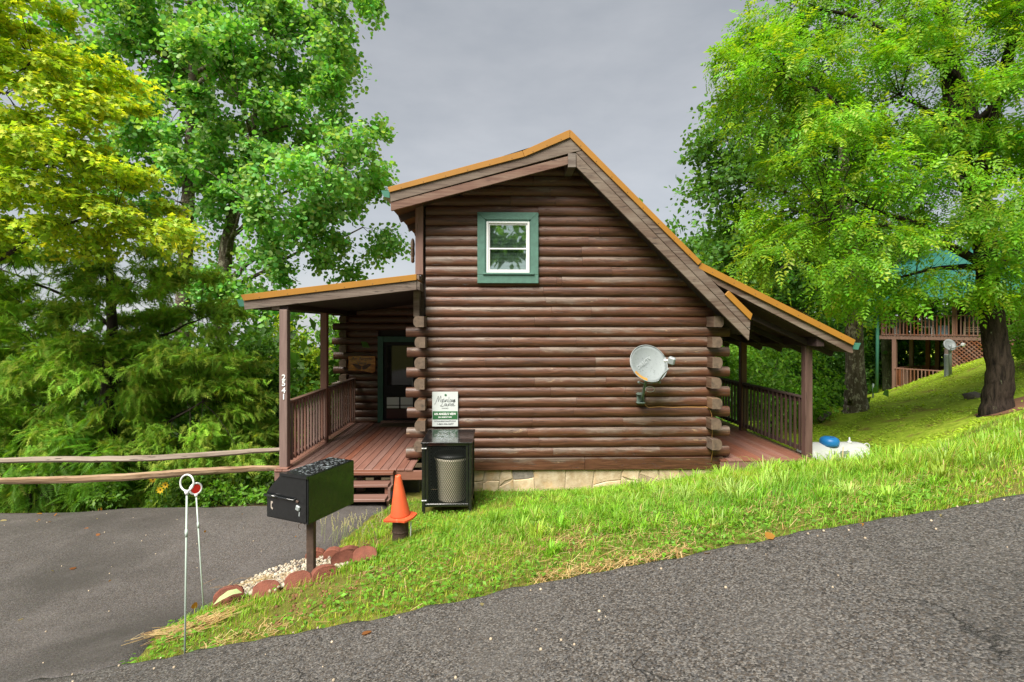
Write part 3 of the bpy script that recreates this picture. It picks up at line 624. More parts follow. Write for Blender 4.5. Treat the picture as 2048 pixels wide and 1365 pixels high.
def railing(x, y0, y1, ztop, zbot, n, mv, mh, side):
    r = link('railing', None, cabin, (x, (y0+y1)/2, DZ))
    Ln = y1-y0
    bbox('handrail', (x-.065, y0, ztop-.04), (x+.045, y1, ztop), mh, r); bbox('top_rail', (x-.02, y0, ztop-.13), (x+.018, y1, ztop-.042), mh, r)
    bbox('bottom_rail', (x-.02, y0, zbot), (x+.018, y1, zbot+.085), mh, r)
    for i in range(n):
        y = y0+Ln*(i+.5)/n; xx = x+(.04 if side > 0 else -.042)
        bbox('baluster', (xx-.019, y-.019, zbot+.005), (xx+.019, y+.019, ztop-.044), mv, r, .003)
    return r
RLY = wood('rail_paint', (.19,.105,.08), (.28,.165,.13), axis=1, grain=6, crack=.2, rough=.55, rnd=.15, knots=False)
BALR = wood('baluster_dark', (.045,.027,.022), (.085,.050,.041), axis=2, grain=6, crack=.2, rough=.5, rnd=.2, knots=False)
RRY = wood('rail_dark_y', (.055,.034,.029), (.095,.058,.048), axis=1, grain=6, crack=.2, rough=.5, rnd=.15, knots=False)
railing(XLP+.02, 9.06, 10.92, 1.68, .60, 12, POSTL, RLY, 1); railing(XLP+.02, 11.08, 13.15, 1.68, .60, 12, POSTL, RLY, 1)
railing(XRP, 9.51, 11.87, 1.67, .60, 15, BALR, RRY, -1); railing(XRP, 12.03, 14.42, 1.67, .60, 15, BALR, RRY, -1); railing(XRP, 14.58, 16.7, 1.67, .60, 13, BALR, RRY, -1)
# stairs
st = link('stairs', None, cabin, (-2.6, 8.6, 0)); sx0, sx1 = onY(596,0,8.7)[0], onY(786,0,8.7)[0]
ztread = [DZ-.01, .325, .155]
bbox('tread', (sx0, 8.70, DZ-.06), (sx1, 8.858, DZ-.004), DECKX, st)
for i, (zz, yf) in enumerate(((.325, 8.54), (.155, 8.32))): bbox('tread', (sx0+.03, yf, zz-.045), (sx1-.05, yf+.27, zz), DECKX, st)
for xx in (sx0, sx1-.045):
    v = [(8.44,.0),(8.60,.0),(8.95,.24),(8.95,DZ-.065),(8.72,DZ-.065),(8.72,.28),(8.50,.28),(8.50,.11),(8.36,.11)]
    n = len(v); vv = [(xx, y, z) for y, z in v]+[(xx+.042, y, z) for y, z in v]
    obj('stringer', vv, [tuple(range(n-1,-1,-1)), tuple(range(n, 2*n))]+[(i, (i+1) % n, (i+1) % n+n, i+n) for i in range(n)], DECKX, st)
bbox('stair_post', (sx1-.12, 8.60, -.05), (sx1-.04, 8.68, .28), DECKX, st)

# ---- wing with the door
YD = 13.28
dw = bbox('door_wall', (-4.2, YD+.03, -.6), (XL, YD+.10, 3.9), SHADE, cabin)
dx0, dx1 = onY(757,0,YD)[0], onY(757,0,YD)[0]+1.16; dzt = onY(760,673,YD)[2]
xs0, xc0 = onY(667,0,YD)[0], onY(689,0,YD)[0]
for k in range(18):
    zc = .45+C*(k+.5)
    a = xs0+rs.uniform(-.02,.02) if (k % 2 == 1 and k > 4) else xc0
    segs = [(a, dx0+.01), (dx1-.01, XL-.02)] if zc-C/2 < dzt else [(a, -2.4), (-2.397, XL-.02)]
    for p, q in segs: link('log', log_mesh(q-p, LOG), dw, ((p+q)/2, YD, zc))
ww = bbox('wing_wall', (xc0-.02, YD+.1, -.6), (xc0+.04, 17, 3.6), SHADE, cabin)
for k in range(17):
    zc = .45+C*(k+.5); y0 = YD-.25 if (k % 2 == 0 and k > 4) else YD+.06
    link('log', log_mesh(17-y0, LOGY, C, .085, .10, 1, 1), ww, (xc0+.02, (y0+17)/2, zc))
door = link('door', None, cabin, ((dx0+dx1)/2, YD-.08, DZ))
bbox('door_trim', (dx0, YD-.11, DZ+.002), (dx0+.145, YD-.02, dzt), GREEND, door); bbox('door_trim', (dx1-.145, YD-.11, DZ+.002), (dx1, YD-.02, dzt), GREEND, door)
bbox('door_trim', (dx0+.147, YD-.108, dzt-.15), (dx1-.147, YD-.02, dzt-.001), GREEND, door)
bbox('door_slab', (dx0+.15, YD-.04, DZ+.06), (dx1-.15, YD+.0, dzt-.152), DARK, door)
bbox('threshold', (dx0+.1, YD-.2, DZ+.001), (dx1-.1, YD-.02, DZ+.055), DECKX, door)
REDD = plain('door_red', (.07,.014,.012), .5, .1, 5)
bbox('kick_panel', (dx0+.22, YD-.055, DZ+.10), (dx1-.22, YD-.041, DZ+.36), REDD, door)
bbox('glass_pane', (dx0+.23, YD-.056, DZ+.98), (dx1-.23, YD-.042, dzt-.24), DGLASS, door)
for i in range(2):
    xa = dx0+.23+i*.36; bbox('lower_pane', (xa, YD-.058, DZ+.37), (xa+.32, YD-.042, DZ+.66), BLIND, door); bbox('pane_bar', (xa-.01, YD-.066, DZ+.44), (xa+.33, YD-.06, DZ+.46), DARK, door)
bbox('middle_rail', (dx0+.2, YD-.064, DZ+.70), (dx1-.2, YD-.045, DZ+.74), DARK, door); bbox('middle_rail', (dx0+.2, YD-.064, DZ+.93), (dx1-.2, YD-.045, DZ+.965), DARK, door)
bbox('handle', (dx1-.26, YD-.11, DZ+.95), (dx1-.23, YD-.066, DZ+1.1), DISHM, door)

# ---- gable window
wn_ = link('window', None, cabin, ((WX0+WX1)/2, 9.38, (WZ0+WZ1)/2)); t = .145; yt = 9.345
def quadprism(name, pts, mat, par, y0=yt, y1=yt+.05): return prism(name, pts, y0, y1, mat, par, .004)
tb = (WZ1-onY(0,432,9.4)[2])+.03
quadprism('trim_board', [(WX0,WZ1),(WX1,WZ1),(WX1-t,WZ1-tb),(WX0+t,WZ1-tb)], GREEN, wn_)
quadprism('trim_board', [(WX0,WZ1-.003),(WX0+t-.002,WZ1-tb-.003),(WX0+t-.002,WZ0+.16),(WX0,WZ0+.16)], GREEN, wn_)
quadprism('trim_board', [(WX1,WZ1-.003),(WX1,WZ0+.16),(WX1-t+.002,WZ0+.16),(WX1-t+.002,WZ1-tb-.003)], GREEN, wn_)
quadprism('trim_board', [(WX0,WZ0),(WX1,WZ0),(WX1,WZ0+.157),(WX0,WZ0+.157)], GREEN, wn_)
bbox('sill', (WX0+.10, yt-.03, WZ0+.158), (WX1-.08, yt+.03, WZ0+.19), GREEN, wn_)
fx0, fx1, fz0, fz1 = WX0+t+.025, WX1-t-.02, WZ0+.192, WZ1-tb-.035
bbox('reveal', (WX0+t-.01, yt+.02, fz0-.01), (fx0, yt+.055, fz1+.03), GREEN, wn_); bbox('reveal', (fx1, yt+.02, fz0-.01), (WX1-t+.01, yt+.055, fz1+.03), GREEN, wn_); bbox('reveal', (fx0, yt+.018, fz1), (fx1, yt+.054, WZ1-tb+.01), GREEN, wn_)
fw = .042
for a, b in (((fx0,fz0),(fx0+fw,fz1)), ((fx1-fw,fz0),(fx1,fz1)), ((fx0+fw,fz1-fw*.85),(fx1-fw,fz1)), ((fx0+fw,fz0),(fx1-fw,fz0+fw*.9))):
    bbox('frame', (a[0], yt+.0, a[1]), (b[0], yt+.056, b[1]), VINYL, wn_)
zm = fz0+(fz1-fz0)*.475
for (z0_, z1_, yo) in ((fz0+fw*.9, zm+.012, .012), (zm-.012, fz1-fw*.85, .026)):
    for a, b in (((fx0+fw,z0_),(fx0+fw+.022,z1_)), ((fx1-fw-.022,z0_),(fx1-fw,z1_)), ((fx0+fw+.022,z1_-.028),(fx1-fw-.022,z1_)), ((fx0+fw+.022,z0_),(fx1-fw-.022,z0_+.024))):
        bbox('sash', (a[0], yt+yo, a[1]), (b[0], yt+yo+.014, b[1]), VINYL, wn_, .002)
    bbox('pane', (fx0+fw+.02, yt+yo+.008, z0_+.02), (fx1-fw-.02, yt+yo+.011, z1_-.02), GLASS, wn_, 0)
ns = 34
for i in range(ns):
    z = fz0+.06+(fz1-fz0-.10)*i/(ns-1)
    box('blind_slat', ((fx0+fx1)/2, yt+.066, z), (fx1-fx0-.10, .022, .0022), BLIND, wn_, (math.radians(42),0,0), 0)
bbox('room_shade', (fx0, yt+.10, fz0), (fx1, yt+.105, fz1), DARK, wn_)

# ------------------------------------------------------------------ things on and by the cabin
# house number on the near left post
hn = thing('house_number', 'white house number 2541 running down the front left porch post', 'house number', (XLP, 8.905, 1.9))
for ch, py in zip('2541', (755.5, 767.5, 781.5, 794.5)):
    p = onY(567.5, py, 8.905); text_obj('digit', ch, .135, WHITEI, hn, (p[0], 8.902, p[2]), ext=.004, bold=.003)
# rental sign
s0, s1 = onY(864.5,784,9.37), onY(916,853,9.37); sw_, sh_ = s1[0]-s0[0], s0[2]-s1[2]; scx = (s0[0]+s1[0])/2
sg = thing('rental_sign', 'white and green rental sign with a phone number on the log wall', 'sign', (scx, 9.37, s1[2]))
bbox('panel', (s0[0], 9.362, s1[2]), (s1[0], 9.372, s0[2]), SIGNW, sg, .001)
def sz(py): return onY(890, py, 9.36)[2]
bbox('green_band', (s0[0]+.008, 9.357, sz(839.0)), (s1[0]-.008, 9.363, sz(823.0)), SIGNG, sg, 0)
text_obj('lettering', "AN ANGEL'S VIEW", .056, WHITEI, sg, (scx, 9.355, sz(828.5)), ext=.001, sx=.88, bold=.0018)
text_obj('lettering', '2541 BOBCAT WAY', .034, WHITEI, sg, (scx, 9.355, sz(834.9)), ext=.001, sx=.85, bold=.001)
text_obj('lettering', 'MTNLAURELCHALETS.COM', .036, INKD, sg, (scx, 9.359, sz(843)), ext=.001, sx=.90)
text_obj('lettering', '1-865-436-5277', .044, INKD, sg, (scx, 9.359, sz(848.6)), ext=.001, sx=1.1)
text_obj('lettering', 'CHALETS', .022, INKD, sg, (scx, 9.359, sz(817)), ext=.001, sx=1.35)
# hand-drawn script: strokes through points on a small letter grid
def script(words, x0, z0, wid, par):
    G = {'M':[(-.5,-.3),(-.2,-.2),(.15,1.0),(.28,.05),(.6,1.05),(.72,.0)],'o':[(.1,.35),(0,.2),(.15,0),(.32,.2),(.15,.42),(.42,.36)],'u':[(0,.42),(.03,.05),(.22,.05),(.32,.42),(.34,.05),(.45,.08)],
         'n':[(0,.02),(.03,.42),(.05,.05),(.2,.42),(.32,.36),(.34,.02),(.45,.1)],'t':[(.1,.85),(.1,.05),(.22,.02),(.3,.1)],'a':[(.32,.38),(.1,.4),(.02,.15),(.18,0),(.32,.35),(.34,.03),(.45,.1)],
         'i':[(0,.1),(.08,.42),(.1,.05),(.2,.08)],'L':[(.45,1.1),(.3,1.15),(.15,.2),(-.1,.05),(.1,-.05),(.5,.0),(.62,.12)],'r':[(0,.05),(.05,.45),(.2,.4),(.22,.05),(.34,.1)],
         'e':[(.02,.2),(.28,.28),(.2,.44),(.03,.25),(.14,.0),(.36,.12)],'l':[(0,.1),(.22,.95),(.12,1.0),(.08,.1),(.22,.02),(.4,.15)]}
    A = Acc(); x = x0
    for ch in words:
        pts = G[ch]; pp = []
        for i in range(len(pts)-1):
            p0, p1, p2, p3 = pts[max(i-1,0)], pts[i], pts[i+1], pts[min(i+2,len(pts)-1)]
            for q in range(4):
                s = q/4; c = [.5*((2*p1[k])+(-p0[k]+p2[k])*s+(2*p0[k]-5*p1[k]+4*p2[k]-p3[k])*s*s+(-p0[k]+3*p1[k]-3*p2[k]+p3[k])*s**3) for k in (0,1)]; pp.append(c)
        pp.append(pts[-1])
        A.add(*tube_np([(x+a*wid+b*wid*.16, 9.3595, z0+b*wid*1.15) for a, b in pp], .0026, 5))
        x += max(p[0] for p in pts)*wid*1.02
    return A.obj('script_lettering', INKD, par)
script('Mountain', s0[0]+.085, sz(804.5), .099, sg); script('Laurel', s0[0]+.16, sz(812.5), .099, sg)
A = Acc(); c0 = (scx+.01, sz(790.5))
for k in range(5):
    a = 2*math.pi*k/5+.3; v, f = lathe([(.001,0),(.010,.004),(.001,.008)], 8); A.add([(c0[0]+math.cos(a)*.013+p[0], 9.358-p[2]*.3, c0[1]+math.sin(a)*.011+p[1]) for p in v], f)
A.obj('leaf_emblem', SIGNG, sg)
# carved slab sign by the door
sp = [(696,713),(725,712.3),(751,712.6),(751.5,730),(750.8,743),(745,747),(738,745),(731,742.6),(715,741.8),(697,742),(695.5,731),(697.5,722)]
ws = thing('carved_sign', 'varnished orange slab sign beside the porch door reading An Angels View', 'sign', onY(724,742,YD-.09))
prism('slab', [XZ(x, y, YD-.10) for x, y in sp], YD-.125, YD-.095, SLAB, ws, .006)
p = onY(723.5,718,YD-.13); text_obj('lettering', 'An Angels', .125, INKD, ws, (p[0], YD-.128, p[2]), ext=.002)
p = onY(723.5,726.5,YD-.13); text_obj('lettering', 'View', .125, INKD, ws, (p[0], YD-.128, p[2]), ext=.002)
CARVE = plain('carved_brown', (.085,.028,.012), .5, .3, 20)
for s in (-1, 1):
    W = [(0,733),(6,730),(12,728.5),(19,728),(17,732),(13,735),(10,737.5),(6,739),(2,739.5)]
    prism('carved_wing', [XZ(723.5+s*x, y, YD-.13) for x, y in W], YD-.131, YD-.1255, CARVE, ws, .002)
# welcome mat
a, b = (onY(764,0,12.95)[0], onY(836,0,12.95)[0])
mt = bbox('doormat', (a, 12.62, DZ+.002), (b, 13.05, DZ+.016), plain('doormat_fibre', (.10,.065,.030), .95, .4, 40, bump=.5), None, .004); tag(mt, 'dark brown doormat on the porch boards in front of the door', 'doormat')
# ornament on the dormer wall
on = thing('carved_ornament', 'small carved wooden owl ornament on the dormer wall above the left porch', 'ornament', onY(824,521,10.3))
for (py, r, h) in ((500, .075, .23), (520, .065, .07)):
    c = onY(825.5, py, 10.3); v, f = lathe([(.005,-1),(.6,-.85),(1,-.4),(.85,.1),(1,.5),(.7,.85),(.3,1.0)], 10)
    obj('carving', [(c[0]+p[0]*r*.6, c[1]+p[1]*r, c[2]+p[2]*h) for p in v], f, RAKE, on, True)

# ------------------------------------------------------------------ satellite dish on the gable wall
sdish = thing('satellite_dish', 'pale grey satellite dish on a bent mast on the gable log wall', 'satellite dish', onY(1284,806,9.38))
dc = Vector(onY(1298,727,8.86)); nrm = Vector((.30, -.86, .42)).normalized(); upv = (Vector((-.30,0,1))-nrm*nrm.dot(Vector((-.30,0,1)))).normalized(); rt = upv.cross(nrm)
V = []; Fq = []; nr, na = 7, 40; R1, R2 = .39, .345
for i in range(nr+1):
    r = i/nr
    for k in range(na):
        a = 2*math.pi*k/na; V.append(dc+rt*(R1*r*math.cos(a))+upv*(R2*r*math.sin(a))-nrm*(.075*(1-r*r)))
for i in range(nr):
    for k in range(na): k2 = (k+1) % na; Fq.append((i*na+k, i*na+k2, (i+1)*na+k2, (i+1)*na+k))
m = len(V); V += [v_-nrm*.014 for v_ in V]; Fq += [tuple(reversed([i+m for i in q])) for q in Fq]
for k in range(na): k2 = (k+1) % na; a = nr*na; Fq.append((a+k, a+k2, a+k2+m, a+k+m))
rd = obj('reflector', [tuple(v_) for v_ in V], Fq, DISHM, sdish, True)
tube('rim', [tuple(dc+rt*(R1*math.cos(2*math.pi*k/na))+upv*(R2*math.sin(2*math.pi*k/na))) for k in range(na+1)], .009, DISHM, sdish, 6)
lm = Matrix((rt, upv, nrm)).transposed().to_4x4()
le = lm.to_euler(); 
GHOST = plain('faded_print', (.42,.46,.47), .5, .05, 20)
tp = dc-rt*.06+upv*.05-nrm*.040
text_obj('lettering', 'DIRECTV', .095, GHOST, sdish, tuple(tp), tuple((lm @ Matrix.Rotation(math.radians(14),4,'Z')).to_euler()), ext=.001)
STAIN = plain('rust_stain', (.48,.25,.05), .6, .25, 18)
V = []; 
for k in range(9):
    a = math.radians(188+k*6); 
    for r in (.80, .985-.006*abs(k-4)): V.append(tuple(dc+rt*(R1*r*math.cos(a))+upv*(R2*r*math.sin(a))-nrm*(.075*(1-r*r)-.003)))
obj('rust_stain', V, [(2*k, 2*k+1, 2*k+3, 2*k+2) for k in range(8)], STAIN, sdish)
ml = onY(1336,724,8.40)
ar0 = dc-upv*(R2*.92)-nrm*.02; ar1 = Vector(onY(1337,738,8.40))
tube('feed_arm', [tuple(ar0-upv*.05), tuple(ar0.lerp(ar1,.5)-upv*.01), tuple(ar1)], .013, DISHM, sdish)
lnb = Vector(onY(1343,722,8.40)); box('receiver', tuple(lnb), (.12,.09,.13), DISHM, sdish, (.2,.3,-.5), .02)
tube('feed_horn', [tuple(lnb+Vector((-.05,.02,.0))), tuple(lnb+Vector((-.115,.045,.0)))], [.022,.03], WHITEP, sdish, 10)
mb0, mb1 = Vector(onY(1282,803,9.34)), Vector(onY(1291,765,9.05))
tube('mast', [tuple(mb0), tuple(mb0.lerp(mb1,.45)+Vector((.0,-.02,0))), tuple(mb1), tuple(dc-nrm*.09-upv*.1)], .027, DISHG, sdish, 10)
bbox('wall_foot', (mb0.x-.07, 9.365, mb0.z-.06), (mb0.x+.07, 9.39, mb0.z+.16), DISHG, sdish); bbox('foot_plate', (mb0.x-.09, 9.25, mb0.z-.03), (mb0.x+.06, 9.38, mb0.z-.015), DISHG, sdish); bbox('foot_plate', (mb0.x-.09, 9.25, mb0.z+.13), (mb0.x+.03, 9.38, mb0.z+.145), DISHG, sdish)
for sgn, px, py in ((-1,1278,765),(1,1319,765)):
    q = Vector(onY(px,py,9.05)); tube('brace', [tuple(mb1+Vector((0,0,-.03))), tuple(q)], .009, DISHM, sdish, 6); box('brace_knob', tuple(q), (.05,.04,.05), DISHM, sdish, (0,.4,.2), .012)
lp = [Vector(onY(1296+9*math.cos(a)+4, 775+5.5*math.sin(a)+4, 9.0+.02*math.sin(a*2))) for a in np.linspace(2.6, 8.6, 20)]
tube('cable_loop', [tuple(p) for p in lp], .006, WHITEP, sdish, 5)
cb = [(1286,804),(1291,811),(1297,815.5),(1320,814),(1345,815.5),(1375,814.5),(1400,815),(1412,814.5),(1419,818),(1423,828),(1425,850),(1424,880),(1425,905),(1422,925)]
cpts = [onY(x, y, 9.375) for x, y in cb]
tag(tube('wall_cable', cpts, .007, CABLE, None, 5), 'thin tan cable running from the dish along the logs to the ground', 'cable')

# ------------------------------------------------------------------ rubbish enclosure, barrel, bin
ty0_, ty1_ = 8.02, 8.93; tx0, tx1 = onY(843.5,0,8.02)[0], onY(943.5,0,8.02)[0]; tz1 = onY(890,885.5,8.02)[2]; tzb = .13
te = thing('rubbish_enclosure', 'black steel mesh rubbish enclosure with a wet lid against the log wall', 'enclosure', ((tx0+tx1)/2, 8.45, 0))
for (xx, yy) in ((tx0+.025,ty0_+.025),(tx1-.025,ty0_+.025),(tx0+.025,ty1_-.025),(tx1-.025,ty1_-.025)):
    zz = h1(xx, yy)-.05; bbox('leg', (xx-.025, yy-.025, zz), (xx+.025, yy+.025, tz1-.02), BLACK, te)
box('lid', ((tx0+tx1)/2, (ty0_+ty1_)/2, tz1), (tx1-tx0+.03, ty1_-ty0_+.03, .025), BLACK, te, (math.radians(1.2),0,0), .004)
for z in (tzb, tz1-.06):
    bbox('frame_bar', (tx0+.05, ty0_+.003, z), (tx1-.05, ty0_+.045, z+.045), BLACK, te); bbox('frame_bar', (tx0+.05, ty1_-.045, z), (tx1-.05, ty1_-.003, z+.045), BLACK, te)
    for xx in (tx0+.003, tx1-.047): bbox('frame_bar', (xx, ty0_+.05, z), (xx+.044, ty1_-.05, z+.045), BLACK, te)
bbox('door_frame', (tx0+.055, ty0_+.006, tzb+.045), (tx0+.10, ty0_+.04, tz1-.062), BLACK, te); bbox('door_frame', (tx1-.10, ty0_+.006, tzb+.045), (tx1-.055, ty0_+.04, tz1-.062), BLACK, te)
bbox('floor_panel', (tx0+.04, ty0_+.04, tzb-.02), (tx1-.04, ty1_-.04, tzb-.003), BLACK, te)
def mesh_panel(name, u0, u1, z0, z1, fn, par):
    A = Acc(); s = .034; w = .0040; hgt_ = z1-z0; wid = u1-u0; k = -int(hgt_/s*.55)-1
    sl = .58
    while u0+k*s < u1+hgt_*sl+s:
        for dirn in (1, -1):
            ua = u0+k*s if dirn == 1 else u0+k*s
            a0, a1 = ua, ua-dirn*0+dirn*hgt_*sl
            if dirn == -1: a0, a1 = ua, ua-hgt_*sl
            za, zb_ = z0, z1
            # clip to the panel
            pa, pb = [a0, za], [a1, zb_]
            for lim, sgn in ((u0, 1), (u1, -1)):
                ia, ib = (pa[0]-lim)*sgn >= 0, (pb[0]-lim)*sgn >= 0
                if not ia and not ib: pa = None; break
                if ia != ib:
                    tt_ = (lim-pa[0])/(pb[0]-pa[0]); q = [lim, pa[1]+(pb[1]-pa[1])*tt_]
                    if ia: pb = q
                    else: pa = q
            if pa is None: continue
            A.add([fn(pa[0]-w, pa[1]), fn(pa[0]+w, pa[1]), fn(pb[0]+w, pb[1]), fn(pb[0]-w, pb[1])], [(0,1,2,3)])
        k += 1
    o = A.obj(name, BLACKM, par); o['kind'] = 'stuff'; return o
mesh_panel('wire_mesh', tx0+.10, tx1-.10, tzb+.05, tz1-.07, lambda u, z: (u, ty0_+.012, z), te)
bbox('back_panel', (tx0+.05, ty1_-.024, tzb+.046), (tx1-.05, ty1_-.018, tz1-.062), DARK, te, 0)
for xx in (tx0+.018, tx1-.024): bbox('side_panel', (xx, ty0_+.051, tzb+.046), (xx+.006, ty1_-.051, tz1-.062), DARK, te, 0)
for py in (897.5, 1002): 
    p = onY(848, py, 8.01)
    for s in (-.022, .022): bbox('hinge_tie', (p[0]+s-.017, 8.005, p[2]-.006), (p[0]+s+.017, 8.022, p[2]+.006), WHITEP, te, .001)
tcx = onY(904,0,8.4)[0]
tcan = thing('rubbish_barrel', 'beige plastic rubbish barrel standing inside the black mesh enclosure', 'barrel', (tcx, 8.40, tzb))
v, f = lathe([(.215,0),(.23,.02),(.275,.66),(.29,.68),(.295,.72),(.28,.725)], 28); obj('body', [(p[0]+tcx, p[1]+8.40, p[2]+tzb+.003) for p in v], f, BEIGE, tcan, True)
v, f = lathe([(.303,0),(.305,.03),(.24,.07),(.05,.09)], 28); obj('lid', [(p[0]+tcx, p[1]+8.40, p[2]+tzb+.732) for p in v], f, plain('black_plastic', (.02,.021,.022), .45, .2, 9), tcan, True)
# black tote under the deck
bx0, bx1 = onY(786,0,9.25)[0], onY(841,0,9.25)[0]; bz1 = onY(0,952,9.25)[2]
bt_ = thing('storage_tote', 'black plastic tote with a lid under the porch deck edge', 'tote', ((bx0+bx1)/2, 9.3, h1(-1.7,9.3)))
zt0 = h1(-1.7,9.3); PB = MATS['black_plastic']
V = []
for z, k in ((zt0, .86), (bz1-.05, 1)):
    for sx_, sy_ in ((-1,-1),(1,-1),(1,1),(-1,1)): V.append(((bx0+bx1)/2+sx_*k*(bx1-bx0)/2, 9.42+sy_*k*.17, z))
obj('body', V, [(3,2,1,0),(4,5,6,7),(0,1,5,4),(1,2,6,5),(2,3,7,6),(3,0,4,7)], PB, bt_)
bbox('lid', (bx0-.015, 9.23, bz1-.048), (bx1+.015, 9.61, bz1), PB, bt_, .015)
p = onG(786,1004); bl = [(p[0]+a, p[1]+b, p[2]+.03+c) for a,b,c in ((0,0,0),(.10,.02,.01),(.13,.06,.10),(.06,.05,.15),(.0,.03,.11),(-.03,.02,.05),(.05,-.03,.07))]
tag(obj('plastic_scrap', bl, [(0,1,6),(1,2,6),(2,3,6),(3,4,6),(4,5,6),(5,0,6),(5,4,3,2,1,0)], BLUE), 'crumpled bright blue plastic scrap by the foot of the stairs', 'scrap')

# ------------------------------------------------------------------ parcel mailbox
yaw = math.radians(-24); mc = Vector(atD(616.5,1050.6,4.65)); Wm, Hm, Lm = .53, .45, .63
fd_ = Vector((math.cos(yaw+TH*-1), math.sin(yaw), 0)).normalized(); dd_ = Vector((-fd_.y, fd_.x, 0))     # right along the door, back along the side
def MP(a, b, c): return tuple(mc+fd_*a+dd_*b+Vector((0,0,c)))      # a: -W..0, b: 0..L, c: 0..H
mbx = thing('parcel_mailbox', 'large black metal parcel mailbox on a steel post, wet lid', 'mailbox', tuple(Vector(MP(-.05,.2,-.55))))
prof = [(-Wm,0),(0,0),(0,Hm),(-.33,Hm),(-Wm,Hm*.55)]; n = 5
V = [MP(a,0,c) for a,c in prof]+[MP(a,Lm,c) for a,c in prof]
o = obj('body', V, [tuple(range(n)), tuple(range(2*n-1,n-1,-1))]+[(i, i+n, (i+1) % n+n, (i+1) % n) for i in range(n)], BLACK, mbx)
bm = bmesh.new(); bm.from_mesh(o.data); bmesh.ops.recalc_face_normals(bm, faces=bm.faces); bmesh.ops.bevel(bm, geom=bm.edges[:], offset=.006, segments=2, affect='EDGES'); bm.to_mesh(o.data); bm.free()
def mquad(name, pr, b0, b1, mat):
    n = len(pr); V = [MP(a,b0,c) for a,c in pr]+[MP(a,b1,c) for a,c in pr]
    return obj(name, V, [tuple(range(n)), tuple(range(2*n-1,n-1,-1))]+[(i, i+n, (i+1) % n+n, (i+1) % n) for i in range(n)], mat, mbx)
mquad('door', [(-Wm+.03,.02),(-.02,.02),(-.02,Hm-.03),(-.32,Hm-.03),(-Wm+.03,Hm*.55-.01)], -.008, .004, BLACK)
mquad('lip', [(-.34,Hm-.022),(0,Hm-.022),(0,Hm+.004),(-.335,Hm+.004)], -.022, .002, BLACK)
tube('door_bar', [MP(-Wm-.005,-.02,.225), MP(-.36,-.026,.222), MP(-.16,-.028,.218), MP(-.145,-.01,.225)], .0085, BLACK, mbx, 8)
tube('bar_sleeve', [MP(-Wm+.0,-.024,.2245), MP(-.36,-.030,.2215)], .014, BLACK, mbx, 8)
CREAMI = plain('old_sticker', (.42,.36,.31), .6, .12, 20)
mquad('sticker', [(-.462,.10),(-.44,.085),(-.435,.098),(-.452,.112),(-.452,.140),(-.437,.150),(-.437,.165),(-.462,.165)], -.0105, -.0085, CREAMI)
box('lock', MP(-.115,-.014,.145), (.05,.02,.05), DISHM, mbx, (0,.3,yaw), .008); box('lock', MP(-.12,-.014,.205), (.03,.014,.022), RUST, mbx, (0,.2,yaw), .004); box('lock_scratch', MP(-.10,-.0095,.09), (.012,.004,.04), DISHM, mbx, (0,.1,yaw), 0)
pb = Vector(MP(-.04,.19,0)); pb = Vector(atD(622.5,1050,4.86)); zg = h1(pb.x, pb.y)
bbox('post', (pb.x-.036, pb.y-.036, zg-.15), (pb.x+.036, pb.y+.036, mc.z+.003), RUST, mbx)
tube('wire_loop', [tuple(Vector(MP(-.07,.02,-.005))+Vector((.035*math.cos(a)-.02, 0, .03*math.sin(a)-.025))) for a in np.linspace(.6,4.4,10)], .003, RUST, mbx, 5)
# raised water beads / wet film on the lid
A = Acc(); r3 = random.Random(8)
WET = NG('water_film'); WET.set(Base_Color=(.55,.62,.66), Roughness=.02, Specular_IOR_Level=1.0, Alpha=.35, Coat_Weight=1.0); WET = WET.done()
for i in range(150):
    a, b = r3.uniform(-.31,-.02), r3.uniform(.02,Lm-.02); r_ = r3.uniform(.003,.012)*(1 if r3.random() < .9 else 2); c_ = Vector(MP(a,b,Hm+.0045)); e_ = r3.uniform(.5,1.6)
    ring = [(c_.x+r_*e_*math.cos(t_), c_.y+r_/e_*math.sin(t_), c_.z) for t_ in np.linspace(0, 5.4, 7)]; A.add(ring+[(c_.x, c_.y, c_.z+r_*.14)], [(k, (k+1) % 7, 7) for k in range(7)])
o = A.obj('water_drops', WET, mbx, True); o['kind'] = 'stuff'
A = Acc()
for i in range(320):
    x_, y_ = r3.uniform(tx0+.18, tx1-.32), r3.uniform(ty0_+.03, ty1_-.05); x_ += (y_-8.4)*.0; r_ = r3.uniform(.005,.018); zz = tz1+.0135-(y_-(ty0_+ty1_)/2)*-math.tan(math.radians(1.2)); e_ = r3.uniform(.5,1.7)
    A.add([(x_+r_*e_*math.cos(t_), y_+r_/e_*math.sin(t_), zz) for t_ in np.linspace(0,5.4,7)]+[(x_, y_, zz+r_*.14)], [(k, (k+1) % 7, 7) for k in range(7)])
o = A.obj('water_drops', WET, te, True); o['kind'] = 'stuff'

